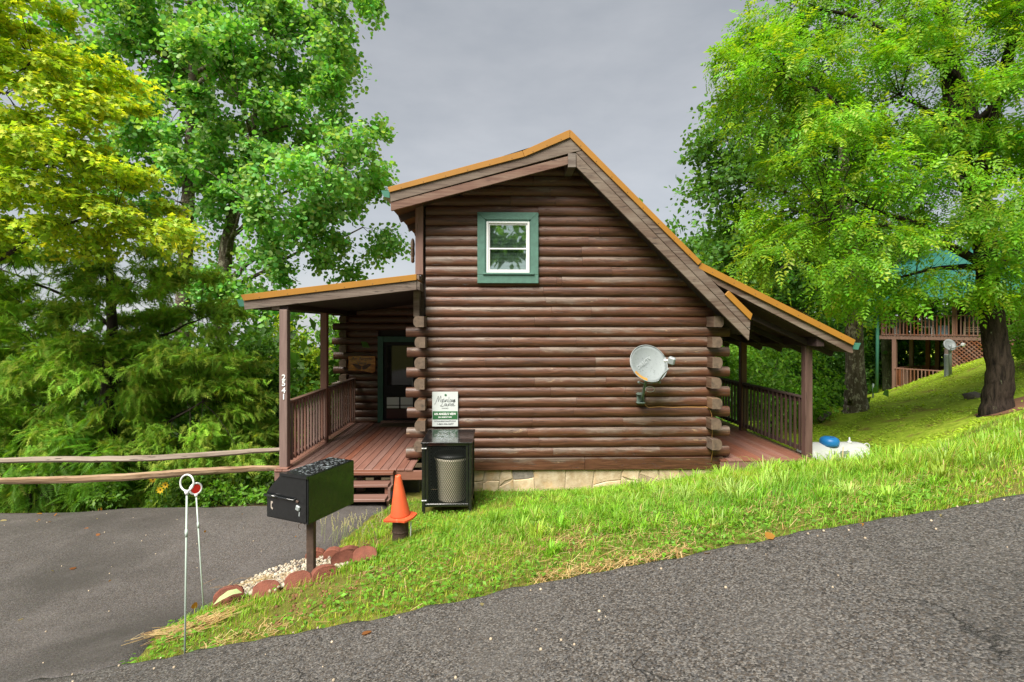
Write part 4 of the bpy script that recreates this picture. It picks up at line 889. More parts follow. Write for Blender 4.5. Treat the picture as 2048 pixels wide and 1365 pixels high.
# ------------------------------------------------------------------ cone on its stump, reflector stakes
cd = 6.15; cp = atD(801,1034,cd); cg = h1(cp[0], cp[1])
stp = thing('bollard_stump', 'short dark brown pipe stump in the grass under the orange cone', 'stump', (cp[0], cp[1], cg))
v, f = lathe([(.098,-.15),(.098,cp[2]-cg+.02),(.085,cp[2]-cg+.022)], 20); obj('pipe', [(p[0]+cp[0], p[1]+cp[1], p[2]+cg) for p in v], f, RUST, stp, False)
v, f = lathe([(.101,.12),(.103,.125),(.103,.135),(.101,.14)], 20); obj('pipe_band', [(p[0]+cp[0], p[1]+cp[1], p[2]+cg) for p in v], f, RUST, stp, False)
tube('white_peg', [(cp[0]+.13, cp[1]-.05, cg-.05), (cp[0]+.135, cp[1]-.05, cg+.26)], .008, WHITEP, stp, 6)
co = thing('traffic_cone', 'faded orange traffic cone with a ragged base on a brown stump', 'cone', (cp[0], cp[1], cp[2]), rot=(0,math.radians(-3),0))
v, f = lathe([(.125,.018),(.118,.04),(.036,.50),(.033,.515),(.022,.517),(.02,.49)], 28)
RM = Matrix.Translation(cp) @ Euler((math.radians(2),math.radians(-3),0)).to_matrix().to_4x4()
obj('cone_body', [tuple(RM @ Vector(p)) for p in v], f, CONE, co, True)
V = []; n = 32; r3 = random.Random(3)
for k in range(n):
    a = 2*math.pi*k/n; r_ = .168/max(abs(math.cos(a+.35)), abs(math.sin(a+.35)))**.75*(1+r3.uniform(-.03,.01)); V.append((r_*math.cos(a), r_*math.sin(a)*.95, -.012-.010*math.cos(2*a)))
V2 = [(x*1.0, y*1.0, z+.022) for x, y, z in V]; V3 = [(.13*math.cos(2*math.pi*k/n), .13*math.sin(2*math.pi*k/n), .024) for k in range(n)]
VV = V+V2+V3; Fq = [tuple(range(n-1,-1,-1))]+[(k, (k+1) % n, n+(k+1) % n, n+k) for k in range(n)]+[(n+k, n+(k+1) % n, 2*n+(k+1) % n, 2*n+k) for k in range(n)]+[tuple(range(2*n,3*n))]
obj('base', [tuple(RM @ Vector(p)) for p in VV], Fq, CONE, co)
def stake(name, label, base, top, d0, d1, face, rr, filled):
    b = Vector(onG(*base)) if d0 is None else Vector(atD(*base, d0)); b.z = min(b.z, h1(b.x, b.y)+.0)-.05; t_ = Vector(atD(*top, d1))
    s = thing(name, label, 'marker stake', tuple(b)); ax = (t_-b).normalized()
    tube('rod', [tuple(b), tuple(b.lerp(t_,.55)), tuple(t_-ax*rr*1.15)], .0065, FIBRE, s, 8)
    tube('coupling', [tuple(b.lerp(t_,.72)-ax*.03), tuple(b.lerp(t_,.72)+ax*.02)], .0095, FIBRE, s, 8)
    tube('ferrule', [tuple(t_-ax*(rr*1.5)), tuple(t_-ax*(rr*1.0))], [.010,.018], WHITEP, s, 10)
    nn = Vector(face).normalized(); u_ = (ax-nn*ax.dot(nn)).normalized(); w_ = u_.cross(nn)
    ring = [tuple(t_+u_*(rr*math.cos(a))+w_*(rr*math.sin(a))) for a in np.linspace(0, 2*math.pi, 37)]
    tube('ring', ring, .0065, WHITEP, s, 8)
    if filled:
        V = [tuple(t_+nn*.004+u_*(rr*.93*math.cos(a))+w_*(rr*.93*math.sin(a))) for a in np.linspace(0, 2*math.pi, 33)[:-1]]
        V += [tuple(Vector(p)-nn*.01) for p in V]
        obj('reflector', V, [tuple(range(32)), tuple(range(63,31,-1))]+[(k, (k+1) % 32, 32+(k+1) % 32, 32+k) for k in range(32)], REDREF, s)
        rim = [tuple(t_+u_*(rr*math.cos(a))+w_*(rr*math.sin(a))) for a in np.linspace(0, 2*math.pi, 37)]; tube('rim', rim, .009, WHITEP, s, 8)
stake('marker_stake', 'pale driveway marker stake with an empty white ring on top', (369.5,1302), (374,966), 3.48, 3.62, (-.25,-1,.1), .057, False)
stake('marker_stake', 'pale driveway marker stake with a round red reflector on top', (408.5,1230), (391.5,978), 4.55, 4.72, (.78,-.6,.1), .050, True)

# ------------------------------------------------------------------ split rail fence
fence = thing('split_rail_fence', 'two-rail weathered split rail fence along the far edge of the driveway', 'fence', onY(300,1013,8.62))
def split_rail(a, b, r, seed):
    rr = random.Random(seed); A_, B_ = Vector(a), Vector(b); n = 22; V = []; m = 7; offs = [rr.uniform(.75,1.2) for _ in range(m)]
    for i in range(n):
        t_ = i/(n-1); c = A_.lerp(B_, t_)+Vector((0, .02*math.sin(t_*5+seed), .025*math.sin(t_*7+seed)+rr.uniform(-.004,.004))); k_ = r*(1-.28*abs(2*t_-1)**2.5)
        d = (B_-A_).normalized(); u_ = Vector((0,0,1)); w_ = d.cross(u_)
        for k in range(m):
            a_ = 2*math.pi*k/m+.15*math.sin(t_*9+k); q = k_*offs[k]*rr.uniform(.94,1.06); V.append(tuple(c+u_*(q*math.cos(a_)*.92)+w_*(q*math.sin(a_)*.75)))
    Fq = [(i*m+k, i*m+(k+1) % m, (i+1)*m+(k+1) % m, (i+1)*m+k) for i in range(n-1) for k in range(m)]+[tuple(range(m-1,-1,-1)), tuple((n-1)*m+k for k in range(m))]
    return obj('rail', V, Fq, FENCE, fence)
fe = onY(-330,965,8.5)
for (l, r_, sd_) in (((-60,927.5),(561,903),1), ((-60,967.5),(560,938.5),2)):
    split_rail(onY(*l,8.56), onY(*r_,8.95), .068, sd_)
for (l, r_, sd_) in (((-330,939),(-52,929),3), ((-330,983),(-52,968),4)): split_rail(onY(*l,8.5), onY(*r_,8.56), .068, sd_)
for px in (-56, -328):
    q = onY(px, 930, 8.57); zb = h1(q[0], q[1]); bbox('fence_post', (q[0]-.06, q[1]-.06, zb-.3), (q[0]+.06, q[1]+.06, q[2]+.15), FENCE, fence, .02)

# ------------------------------------------------------------------ edging blocks and gravel bed
r4 = random.Random(21)
def block_mesh(seed):
    rr = random.Random(seed); n = 9; L_, T_, H_ = .235, .095, .15; pr = [(-L_/2,0),(L_/2,0),(L_/2,H_*.55)]+[(L_/2*math.cos(a), H_*.55+H_*.45*math.sin(a)) for a in np.linspace(.25, math.pi-.25, n)]+[(-L_/2,H_*.55)]
    bm = bmesh.new(); f0 = bm.faces.new([bm.verts.new((x,-T_/2,z)) for x,z in pr]); ex = bmesh.ops.extrude_face_region(bm, geom=[f0]); bmesh.ops.translate(bm, vec=(0,T_,0), verts=[q for q in ex['geom'] if isinstance(q, bmesh.types.BMVert)])
    bmesh.ops.recalc_face_normals(bm, faces=bm.faces); bmesh.ops.bevel(bm, geom=bm.edges[:], offset=.007, segments=1, affect='EDGES')
    for q in bm.verts: q.co += Vector((rr.uniform(-.003,.003) for _ in range(3)))
    me = bpy.data.meshes.new('edging_block'); bm.to_mesh(me); bm.free(); me.materials.append(BRICK); return me
BLK = [block_mesh(s) for s in range(4)]
blocks = [ # px, py of base centre, yaw deg, roll, sink, label
 (628,1122,8,0,.02,'red scalloped edging block standing behind the mailbox post at its left'),
 (665,1121,-4,0,.015,'red scalloped edging block, second from left in the back row by the gravel'),
 (697,1117,6,3,.02,'red scalloped edging block, third from left in the back row by the gravel'),
 (734,1118,-24,0,.015,'red scalloped edging block at the right end of the back row'),
 (683,1136,24,-32,.0,'red edging block fallen back towards the gravel below the back row'),
 (727,1130,12,-40,-.01,'red edging block lying flat in the straw right of the mailbox post'),
 (646,1158,30,-12,.045,'rounded red edging block just right of the mailbox post foot'),
 (592,1176,26,-34,.03,'red edging block tilted over below the gravel, left of the post'),
 (527,1196,20,-36,.025,'red edging block tilted over between the gravel and the grass'),
 (452,1213,22,-18,.005,'large red edging block at the near left tip of the gravel bed')]
for i, (px, py, yw, rl, sk, lab) in enumerate(blocks):
    p = onG(px, py); o = link('edging_block', BLK[i % 4], None, (p[0], p[1]+.05, h1(p[0], p[1]+.05)-sk+.004), (math.radians(rl), 0, math.radians(yw))); s_ = .97 if i != 9 else 1.08; o.scale = (s_, s_, s_)
    tag(o, lab, 'edging block', 'red edging blocks around the gravel bed')
def in_poly(x, y, P):
    x = np.asarray(x); y = np.asarray(y); c = np.zeros(x.shape, bool); n = len(P)
    for i in range(n):
        x1, y1 = P[i]; x2, y2 = P[(i+1) % n]; cond = ((y1 > y) != (y2 > y)); c ^= cond & (x < (x2-x1)*(y-y1)/((y2-y1) if y2 != y1 else 1e-9)+x1)
    return c
BED = [onG(px, py)[:2] for px, py in ((462,1188),(500,1164),(545,1143),(600,1124),(650,1120),(712,1122),(690,1138),(650,1152),(600,1170),(540,1190),(492,1198))]
rg = np.random.default_rng(3)
bm = bmesh.new(); bmesh.ops.create_icosphere(bm, subdivisions=1, radius=1); icoV = np.array([v_.co for v_ in bm.verts]); icoF = np.array([[v_.index for v_ in f_.verts] for f_ in bm.faces]); bm.free()
def rand_rot(n, r): 
    q = r.normal(size=(n,4)); q /= np.linalg.norm(q, axis=1)[:, None]; w, x, y, z = q.T
    return np.stack([np.stack([1-2*(y*y+z*z), 2*(x*y-z*w), 2*(x*z+y*w)], -1), np.stack([2*(x*y+z*w), 1-2*(x*x+z*z), 2*(y*z-x*w)], -1), np.stack([2*(x*z-y*w), 2*(y*z+x*w), 1-2*(x*x+y*y)], -1)], 1)
def scatter(name, tv, tf, pos, rot, scl, tint, mat, parent=None, smooth=False, per_vert=None):
    n, k = len(pos), len(tv); S = scl if scl.ndim == 2 else np.repeat(scl[:, None], 3, 1)
    V = np.einsum('nij,nkj->nki', rot, tv[None]*S[:, None, :])+pos[:, None, :]
    if per_vert is not None: V = per_vert(V)
    Fq = (tf[None]+(np.arange(n)*k)[:, None, None]).reshape(-1, tf.shape[1]); T = np.repeat(tint, k, 0)
    return np_mesh(name, V.reshape(-1,3), Fq, mat, parent, smooth, T)
B = np.array(BED); bx = rg.uniform(B[:,0].min(), B[:,0].max(), 9000); by = rg.uniform(B[:,1].min(), B[:,1].max(), 9000); ok = in_poly(bx, by, BED); bx, by = bx[ok][:1700], by[ok][:1700]
n = len(bx); base = np.array([[.52,.45,.33],[.62,.56,.44],[.42,.33,.22],[.55,.47,.38],[.30,.22,.17],[.14,.12,.11]]); pick = rg.choice(6, n, p=[.30,.30,.18,.14,.05,.03])
pos = np.stack([bx, by, hgt(bx, by)+.022+rg.uniform(0,.022,n)], 1); scl = rg.uniform(.010,.024,n)[:, None]*rg.uniform(.65,1.2,(n,3))
tag(scatter('gravel', icoV, icoF, pos, rand_rot(n, rg), scl, base[pick]*rg.uniform(.52,.82,(n,1)), PEB, smooth=True), 'loose cream gravel in the bed around the mailbox post', 'gravel', kind='stuff')
p = onG(437,1222); 
lf = [(0,0,0),(.10,.03,.03),(.19,.09,.045),(.26,.17,.03),(.19,.17,.06),(.10,.14,.055),(.03,.08,.03)]
tag(obj('fallen_leaf', [(p[0]-.05+a*.75, p[1]+b*.8, h1(p[0],p[1])+.05+c*1.3) for a,b,c in lf], [(0,1,6),(1,5,6),(1,2,5),(2,4,5),(2,3,4)], plain('pale_leaf', (.36,.44,.19), .5, .15, 20), None, True), 'single large pale green leaf against the nearest red edging block', 'leaf')

# ------------------------------------------------------------------ propane tank
tk = thing('propane_tank', 'white propane tank with a blue dome behind the long grass', 'tank', (8.0, 11.5, -.45)); tcz = .38-.40+.01; ta, tb_ = onY(1598,0,11.5)[0], onY(1738,0,11.5)[0]
prf = [(.001,0),(.16,.02),(.28,.07),(.36,.16),(.385,.28),(.385,tb_-ta-.28),(.36,tb_-ta-.16),(.28,tb_-ta-.07),(.16,tb_-ta-.02),(.001,tb_-ta)]; v, f = lathe(prf, 28)
ztk = onY(1680,889,11.3)[2]-.385
obj('shell', [(ta+p[2], 11.5+p[0], ztk+p[1]) for p in v], f, TANKW, tk, True)
dcx = onY(1660,0,11.4)[0]; v, f = lathe([(.19,-.02),(.20,.03),(.205,.09),(.18,.14),(.12,.175),(.02,.185)], 24); obj('dome', [(dcx+p[0], 11.42+p[1], ztk+.385+p[2]-.03) for p in v], f, BLUE, tk, True)
box('dome_handle', (dcx+.0, 11.33, ztk+.385+.14), (.10,.03,.02), INKD, tk, (.5,0,0), .005)
vx = onY(1702,0,11.4)[0]; v, f = lathe([(.05,0),(.05,.05),(.02,.06),(.015,.14)], 10); obj('valve', [(vx+p[0], 11.45+p[1], ztk+.37+p[2]) for p in v], f, WHITEP, tk, True)
tube('lifting_lug', [(tb_-.12+.07*math.cos(a), 11.42, ztk+.30+.07*math.sin(a)) for a in np.linspace(-.6,3.2,12)], .014, TANKW, tk, 6)
bbox('label_plate', (onY(1681,0,11.15)[0], 11.14, ztk+.14), (onY(1699,0,11.15)[0], 11.16, ztk+.27), DISHM, tk)
for xx in (ta+.35, tb_-.4): bbox('foot', (xx-.06, 11.3, h1(xx,11.5)-.1), (xx+.06, 11.7, ztk-.28), TANKW, tk)

# ------------------------------------------------------------------ neighbouring cabin up the slope
OX, OY, OZ = atD(1763, 672, 24)
nb_ = thing('neighbour_cabin', 'cabin with a green metal roof and railed decks behind the walnut trunk', 'cabin', (OX, OY, OZ))
NBPARTS = [nb_]
def N(a, s, z): return (OX+a, OY+s, OZ+z)          # along the railing, into the house, above the deck; the whole house is turned below
def nbox(name, a, b, mat, par=None, bev=.004): return bbox(name, N(*a), N(*b), mat, par or nb_, bev)
LD = 7.5
nbox('upper_deck', (-.1,0,-.16), (LD,3.2,0), NBWOOD)
def nrail(name, z0, z1, a0, a1, side, s1):
    r = link(name, None, nb_, N(a0, 0, z0)); nbox('handrail', (a0,-.05,z1-.05), (a1,.05,z1), NBWOOD, r); nbox('bottom_rail', (a0,-.02,z0+.03), (a1,.02,z0+.09), NBWOOD, r)
    n_ = int((a1-a0)/.137)
    for i in range(n_): x_ = a0+.07+i*.137; nbox('baluster', (x_-.021,-.05,z0+.02), (x_+.021,-.021,z1-.052), NBWOOD, r, .003)
    nbox('handrail', (side-.04,.06,z1-.05), (side+.04,s1,z1), NBWOOD, r)
    for i in range(int(s1/.15)): y_ = .15+i*.15; nbox('baluster', (side-.02,y_-.02,z0+.02), (side+.02,y_+.02,z1-.052), NBWOOD, r, .003)
nrail('upper_railing', 0, .94, 0, LD, 0, 3.1)
for a_ in (.05, 2.70, 5.2): nbox('deck_post', (a_-.07,.0,0), (a_+.07,.14,1.72), NBWOOD)
DKP = wood('neighbour_dark', (.03,.02,.016), (.06,.04,.03), axis=2, grain=4, knots=False)
for a_ in (.33, 1.0): nbox('deck_post', (a_-.07,3.0,0), (a_+.07,3.14,1.95), DKP)
for a_, s_ in ((.50,.0),(.33,2.5),(1.0,2.5),(1.37,2.5),(2.7,0.1)): nbox('support_post', (a_-.08,s_,-3.6), (a_+.08,s_+.16,-.161), NBWOOD)
v, f = lathe([(.2,0),(.19,3.2)], 14); obj('log_column', [(OX+2.42+p[0], OY+.5+p[1], OZ-3.4+p[2]*1.01) for p in v], f, RAKE, nb_, True)
nbox('lower_deck', (.4,.02,-2.55), (2.5,3.2,-2.40), NBWOOD); nrail('lower_railing', -2.40, -1.50, .55, 2.4, .55, 3.0)
nbox('back_rail', (.6,3.0,-2.2), (2.4,3.05,-1.5), NBWOOD)
lt = link('lattice', None, nb_, N(3.2,0,-1)); lx0, lx1, lz0, lz1 = 2.62, 4.6, -2.0, -.17
nbox('lattice_back', (lx0,.9,lz0-.3), (lx1,1.0,lz1), SHADE, lt)
s = .165; Hh = lz1-lz0; k = -int(Hh/s)-1
while lx0+k*s < lx1+Hh:
    for dr in (1,-1):
        a0, a1 = lx0+k*s, lx0+k*s+dr*Hh; t0_, t1_ = 0.0, 1.0
        for lim, sg_ in ((lx0,1),(lx1,-1)):
            f0, f1 = (a0-lim)*sg_, (a1-lim)*sg_
            if f0 < 0 and f1 < 0: t0_ = 2
            elif f0 < 0: t0_ = max(t0_, f0/(f0-f1))
            elif f1 < 0: t1_ = min(t1_, f0/(f0-f1))
        if t1_-t0_ > .04: beam('slat', N(a0+(a1-a0)*t0_, .02+.012*dr, lz0+Hh*t0_), N(a0+(a1-a0)*t1_, .02+.012*dr, lz0+Hh*t1_), .012, .045, NBWOOD, lt, 0)
    k += 1
nbox('house_wall', (1.9,3.2,-3), (12,9,1.9), plain('neighbour_wall', (.085,.035,.024), .7, .2, 3))
nbox('wall_panel', (4.0,3.1,.3), (5.0,3.19,1.55), plain('warm_panel', (.42,.24,.12), .7, .1, 3))
nbox('door', (2.3,3.12,0), (3.15,3.19,1.95), DISHG)
def rpt(x_, t_, lift=0): return N(x_, -.9+5.9*t_, 1.72+2.7*t_+lift)
ra, rb = -.75, 12.5
rf = obj('roof', [rpt(ra,0),rpt(rb,0),rpt(rb,1),rpt(ra,1),rpt(ra,0,-.10),rpt(rb,0,-.10),rpt(rb,1,-.10),rpt(ra,1,-.10)], [(0,1,2,3),(7,6,5,4),(0,4,5,1),(1,5,6,2),(2,6,7,3),(3,7,4,0)], ROOFG, nb_)
for i in range(43): x_ = ra+.12+i*.30; beam('standing_seam', rpt(x_,.01,.02), rpt(x_,.99,.02), .03, .04, ROOFG, rf, 0)
nbox('gutter', (ra,-1.01,1.62), (rb,-.903,1.72), GUTTER)
tube('downspout', [N(-.1,-.9,1.6), N(-.12,-.12,1.1), N(-.12,-.12,.0), N(-.14,-.15,-2.75)], .075, GUTTER, nb_, 8)
for a_ in (1.0, 1.9, 5.0): v, f = lathe([(.05,0),(.09,-.08),(.02,.03)], 8); obj('lamp', [(OX+a_+q[0], OY+.2+q[1], OZ+1.6+q[2]) for q in v], f, WHITEP, nb_, True)
# furniture on the neighbour's deck
ot = thing('patio_table', 'white topped patio table on the neighbouring upper deck', 'table', N(.95,1.0,0))
nbox('top', (.35,.65,.68), (1.55,1.35,.72), WHITEP, ot)
for sx_ in (.45,1.45):
    for sy_ in (.75,1.25): nbox('leg', (sx_-.03,sy_-.03,.001), (sx_+.03,sy_+.03,.679), DISHM, ot)
NBPARTS.append(ot)
for a_, lab in ((.25,'white deck chair left of the patio table on the far deck'), (1.65,'white deck chair right of the patio table on the far deck')):
    ch = thing('deck_chair', lab, 'chair', N(a_,.5,0), 'white chairs on the neighbouring deck'); NBPARTS.append(ch)
    nbox('seat', (a_-.2,.3,.40), (a_+.2,.7,.44), WHITEP, ch); nbox('backrest', (a_-.2,.71,.40), (a_+.2,.75,.80), DISHM, ch)
    for sx_ in (-.18,.18):
        for sy_ in (.33,.67): nbox('leg', (a_+sx_-.02,sy_-.02,.001), (a_+sx_+.02,sy_+.02,.399), WHITEP, ch)
a_ = 3.30; rc = thing('rocking_chair', 'cream slatted rocking chair on the neighbouring deck beside the trunk', 'chair', N(a_,.6,0)); NBPARTS.append(rc)
for i in range(6): beam('back_slat', N(a_-.27+i*.095,.75,.42), N(a_-.30+i*.10,1.0,1.10), .05, .02, CREAM, rc)
nbox('seat', (a_-.30,.3,.38), (a_+.27,.75,.42), CREAM, rc)
for s_ in (-.33,.29):
    nbox('arm', (a_+s_-.04,.25,.62), (a_+s_+.04,.85,.65), CREAM, rc)
    for y_ in (.30,.74): nbox('leg', (a_+s_-.025,y_-.025,.05), (a_+s_+.025,y_+.025,.619), CREAM, rc)
    tube('rocker', [N(a_+s_, .52+t_, .022+t_*t_*.25) for t_ in np.linspace(-.40,.45,8)], .022, CREAM, rc, 6)
nbox('rail_bar', (a_-.30,.27,.20), (a_+.27,.30,.235), CREAM, rc); nbox('rail_bar', (a_-.30,.27,.29), (a_+.27,.30,.325), CREAM, rc)
cl_ = tag(nbox('cooler_box', (2.0,.5,.001), (2.35,.8,.5), plain('pale_blue', (.35,.52,.62), .5, .1, 5), None, .03), 'pale blue cooler box on the neighbouring deck behind the balusters', 'cooler'); cl_.parent = None; NBPARTS.append(cl_)
TURN = math.radians(-57)-TH
for o in NBPARTS:      # turn the whole house, and what stands on its deck, about its near left corner
    d_ = Matrix.Rotation(TURN, 3, 'Z') @ (Vector(o.location)-Vector((OX, OY, OZ))); o.location = Vector((OX, OY, OZ))+d_; o.rotation_euler = (0, 0, TURN)
# second dish on a pole
p0 = onG(1901,752); d2 = thing('satellite_dish', 'grey satellite dish on a pole on the mossy slope before the lattice', 'satellite dish', p0, 'satellite dishes')
sdish['group'] = 'satellite dishes'
dd2 = math.hypot(p0[0], p0[1])*math.cos(math.atan2(p0[0], p0[1])-TH); tp_ = Vector(atD(1900,690,dd2)); tube('pole', [(p0[0],p0[1],p0[2]-.2), tuple(tp_-Vector((0,0,.1))), tuple(tp_)], .05, DISHM, d2, 10)
nr_ = Vector((-.15,-.85,.45)).normalized(); up_ = (Vector((.3,0,1))-nr_*nr_.dot(Vector((.3,0,1)))).normalized(); r_t = up_.cross(nr_)
V = []; na = 24
for i in range(5):
    for k in range(na): a = 2*math.pi*k/na; r = .26*i/4*dd2/20; V.append(tuple(tp_+r_t*(r*math.cos(a)*.85)+up_*(r*math.sin(a))-nr_*(.05*(1-(i/4)**2))))
Fq = [(i*na+k, i*na+(k+1) % na, (i+1)*na+(k+1) % na, (i+1)*na+k) for i in range(4) for k in range(na)]; m = len(V); V += [tuple(Vector(q)-nr_*.012) for q in V]; Fq += [tuple(reversed([j+m for j in q])) for q in Fq]+[(4*na+k, 4*na+(k+1) % na, 4*na+(k+1) % na+m, 4*na+k+m) for k in range(na)]
obj('reflector', V, Fq, DISHM, d2, True)
q1 = Vector(atD(1926,690,dd2-.4)); tube('feed_arm', [tuple(tp_-up_*.2), tuple(q1)], .015, DISHM, d2, 6); box('receiver', tuple(q1), (.12,.1,.12), WHITEP, d2, (.3,.2,.4), .02)
q = onG(1894,752); tag(bbox('meter_pedestal', (q[0]-.08, q[1]-.06, q[2]-.2), (q[0]+.03, q[1]+.06, q[2]+.80), DISHM, None, .02), 'grey utility pedestal beside the far dish pole', 'pedestal')
q = onG(1746,796); tag(tube('metal_stake', [(q[0],q[1],q[2]-.2), (q[0]+.01,q[1],q[2]+.62)], .035, DISHG, None, 8), 'grey metal stake in the moss left of the green downspout', 'stake')
q = onG(1662,842); tag(beam('fallen_log', (q[0]-.35,q[1],q[2]+.03), (q[0]+.35,q[1]+.6,q[2]+.14), .16, .13, RAKE, None, .04), 'short grey log lying on the mossy slope left of the tree', 'log')
q = onG(1950,795); 
v = icoV*np.array([.30,.25,.16])*(1+.15*np.sin(icoV[:, [1,2,0]]*5)); tag(obj('rock', v+np.array(q), icoF.tolist(), ROCK, None, True), 'low grey rock half buried in the moss left of the big trunk', 'rock')

# ------------------------------------------------------------------ plants
def nrm(v): return v/np.maximum(np.linalg.norm(v, axis=-1, keepdims=True), 1e-9)
def frames(xd, up):
    x = nrm(xd); z = up-(up*x).sum(-1, keepdims=True)*x; z = nrm(z); y = np.cross(z, x); return np.stack([x, y, z], -1)
T_RH = (np.array([(0,0,0),(.45,.30,.06),(1,0,-.08),(.45,-.30,.06)]), np.array([(0,1,2),(0,2,3)])[:, ::-1])
T_TU = (np.array([(0,0,0),(.22,.46,.03),(.62,.42,0),(1,.16,-.06),(1,-.16,-.06),(.62,-.42,0),(.22,-.46,.03)]), np.array([(0,1,2),(0,2,3),(0,3,4),(0,4,5),(0,5,6)])[:, ::-1])
T_T6 = (np.array([(0,0,0),(.25,.46,.03),(.75,.40,0),(1,0,-.06),(.75,-.40,0),(.25,-.46,.03)]), np.array([(0,1,2),(0,2,3),(0,3,4),(0,4,5)])[:, ::-1])
T_MA = (np.array([(0,0,0),(.05,.34,.02),(.32,.22,.03),(.42,.62,-.04),(.58,.26,.02),(1,0,-.10),(.58,-.26,.02),(.42,-.62,-.04),(.32,-.22,.03),(.05,-.34,.02)]), np.array([(0,1,2),(0,2,3),(0,3,4),(0,4,5),(0,5,6),(0,6,7),(0,7,8),(0,8,9)])[:, ::-1])
def frond(npair, ll, lw, droop, taper=True, ang=1.05):
    V = []; Fq = []
    for i in range(npair):
        s = .14+.80*i/max(1, npair-1); z = -droop*s*s; l_ = ll*(math.sin(math.pi*(.22+.68*i/max(1,npair-1)))**.7 if taper else 1)
        for sd_ in (1,-1):
            dx, dy = math.cos(ang), math.sin(ang)*sd_; b = (s, 0, z); t_ = (s+dx*l_, dy*l_, z-.35*l_); m1 = (s+dx*l_*.45-dy*lw, dy*l_*.45+dx*lw*sd_*sd_, z-.10*l_); m2 = (s+dx*l_*.45+dy*lw, dy*l_*.45-dx*lw, z-.10*l_)
            k = len(V); V += [b, m1, t_, m2]; Fq += [(k,k+1,k+2), (k,k+2,k+3)]
    k = len(V); V += [(.93,0,-droop*.87),(1.05,lw*1.2,-droop*1.1),(1.2,0,-droop*1.4),(1.05,-lw*1.2,-droop*1.1)]; Fq += [(k,k+1,k+2),(k,k+2,k+3)]
    return np.array(V), np.array(Fq)
T_WA = frond(4, .38, .068, .30); T_FE = frond(10, .26, .022, .25)
def feather(n, L_, w, droop):
    V = []; Fq = []
    for i in range(n):
        s = i/n*.85; z = -droop*s*s
        for sd_ in (1,-1):
            a = .75; l_ = L_*(1-.55*s); k = len(V); V += [(s-w,0,z), (s+w,0,z), (s+math.cos(a)*l_, math.sin(a)*l_*sd_, z-.25*l_)]; Fq.append((k,k+1,k+2))
    k = len(V); V += [(0,-w,0),(0,w,0),(1,0,-droop)]; Fq.append((k,k+1,k+2))
    return np.array(V), np.array(Fq)
T_CE = feather(4, .44, .075, .45)

def poly_pads(poly, d0, thick, n, seed, edge=90, mind=.0, bias=0.0):
    r = np.random.default_rng(seed); P = np.array(poly, float); out = []
    A0, B0 = P, np.roll(P, -1, 0)
    tries = 0
    while len(out) < n and tries < 60:
        tries += 1
        x = r.uniform(P[:,0].min(), P[:,0].max(), 400); y = r.uniform(P[:,1].min(), P[:,1].max(), 400); ok = in_poly(x, y, poly); x, y = x[ok], y[ok]
        for a, b in zip(x, y):
            d = B0-A0; t_ = np.clip(((np.array([a,b])-A0)*d).sum(1)/np.maximum((d**2).sum(1), 1e-9), 0, 1); de = np.sqrt(((A0+d*t_[:, None]-np.array([a,b]))**2).sum(1)).min()
            dep = d0+(r.uniform(-1,1)+bias*r.uniform(-1,0))*thick*math.sqrt(min(1, de/edge+.05)); p = np.array(atD(a, b, dep))
            if mind and out and min(np.linalg.norm(p-q) for q in out) < mind: continue
            out.append(p)
            if len(out) >= n: break
    return np.array(out)
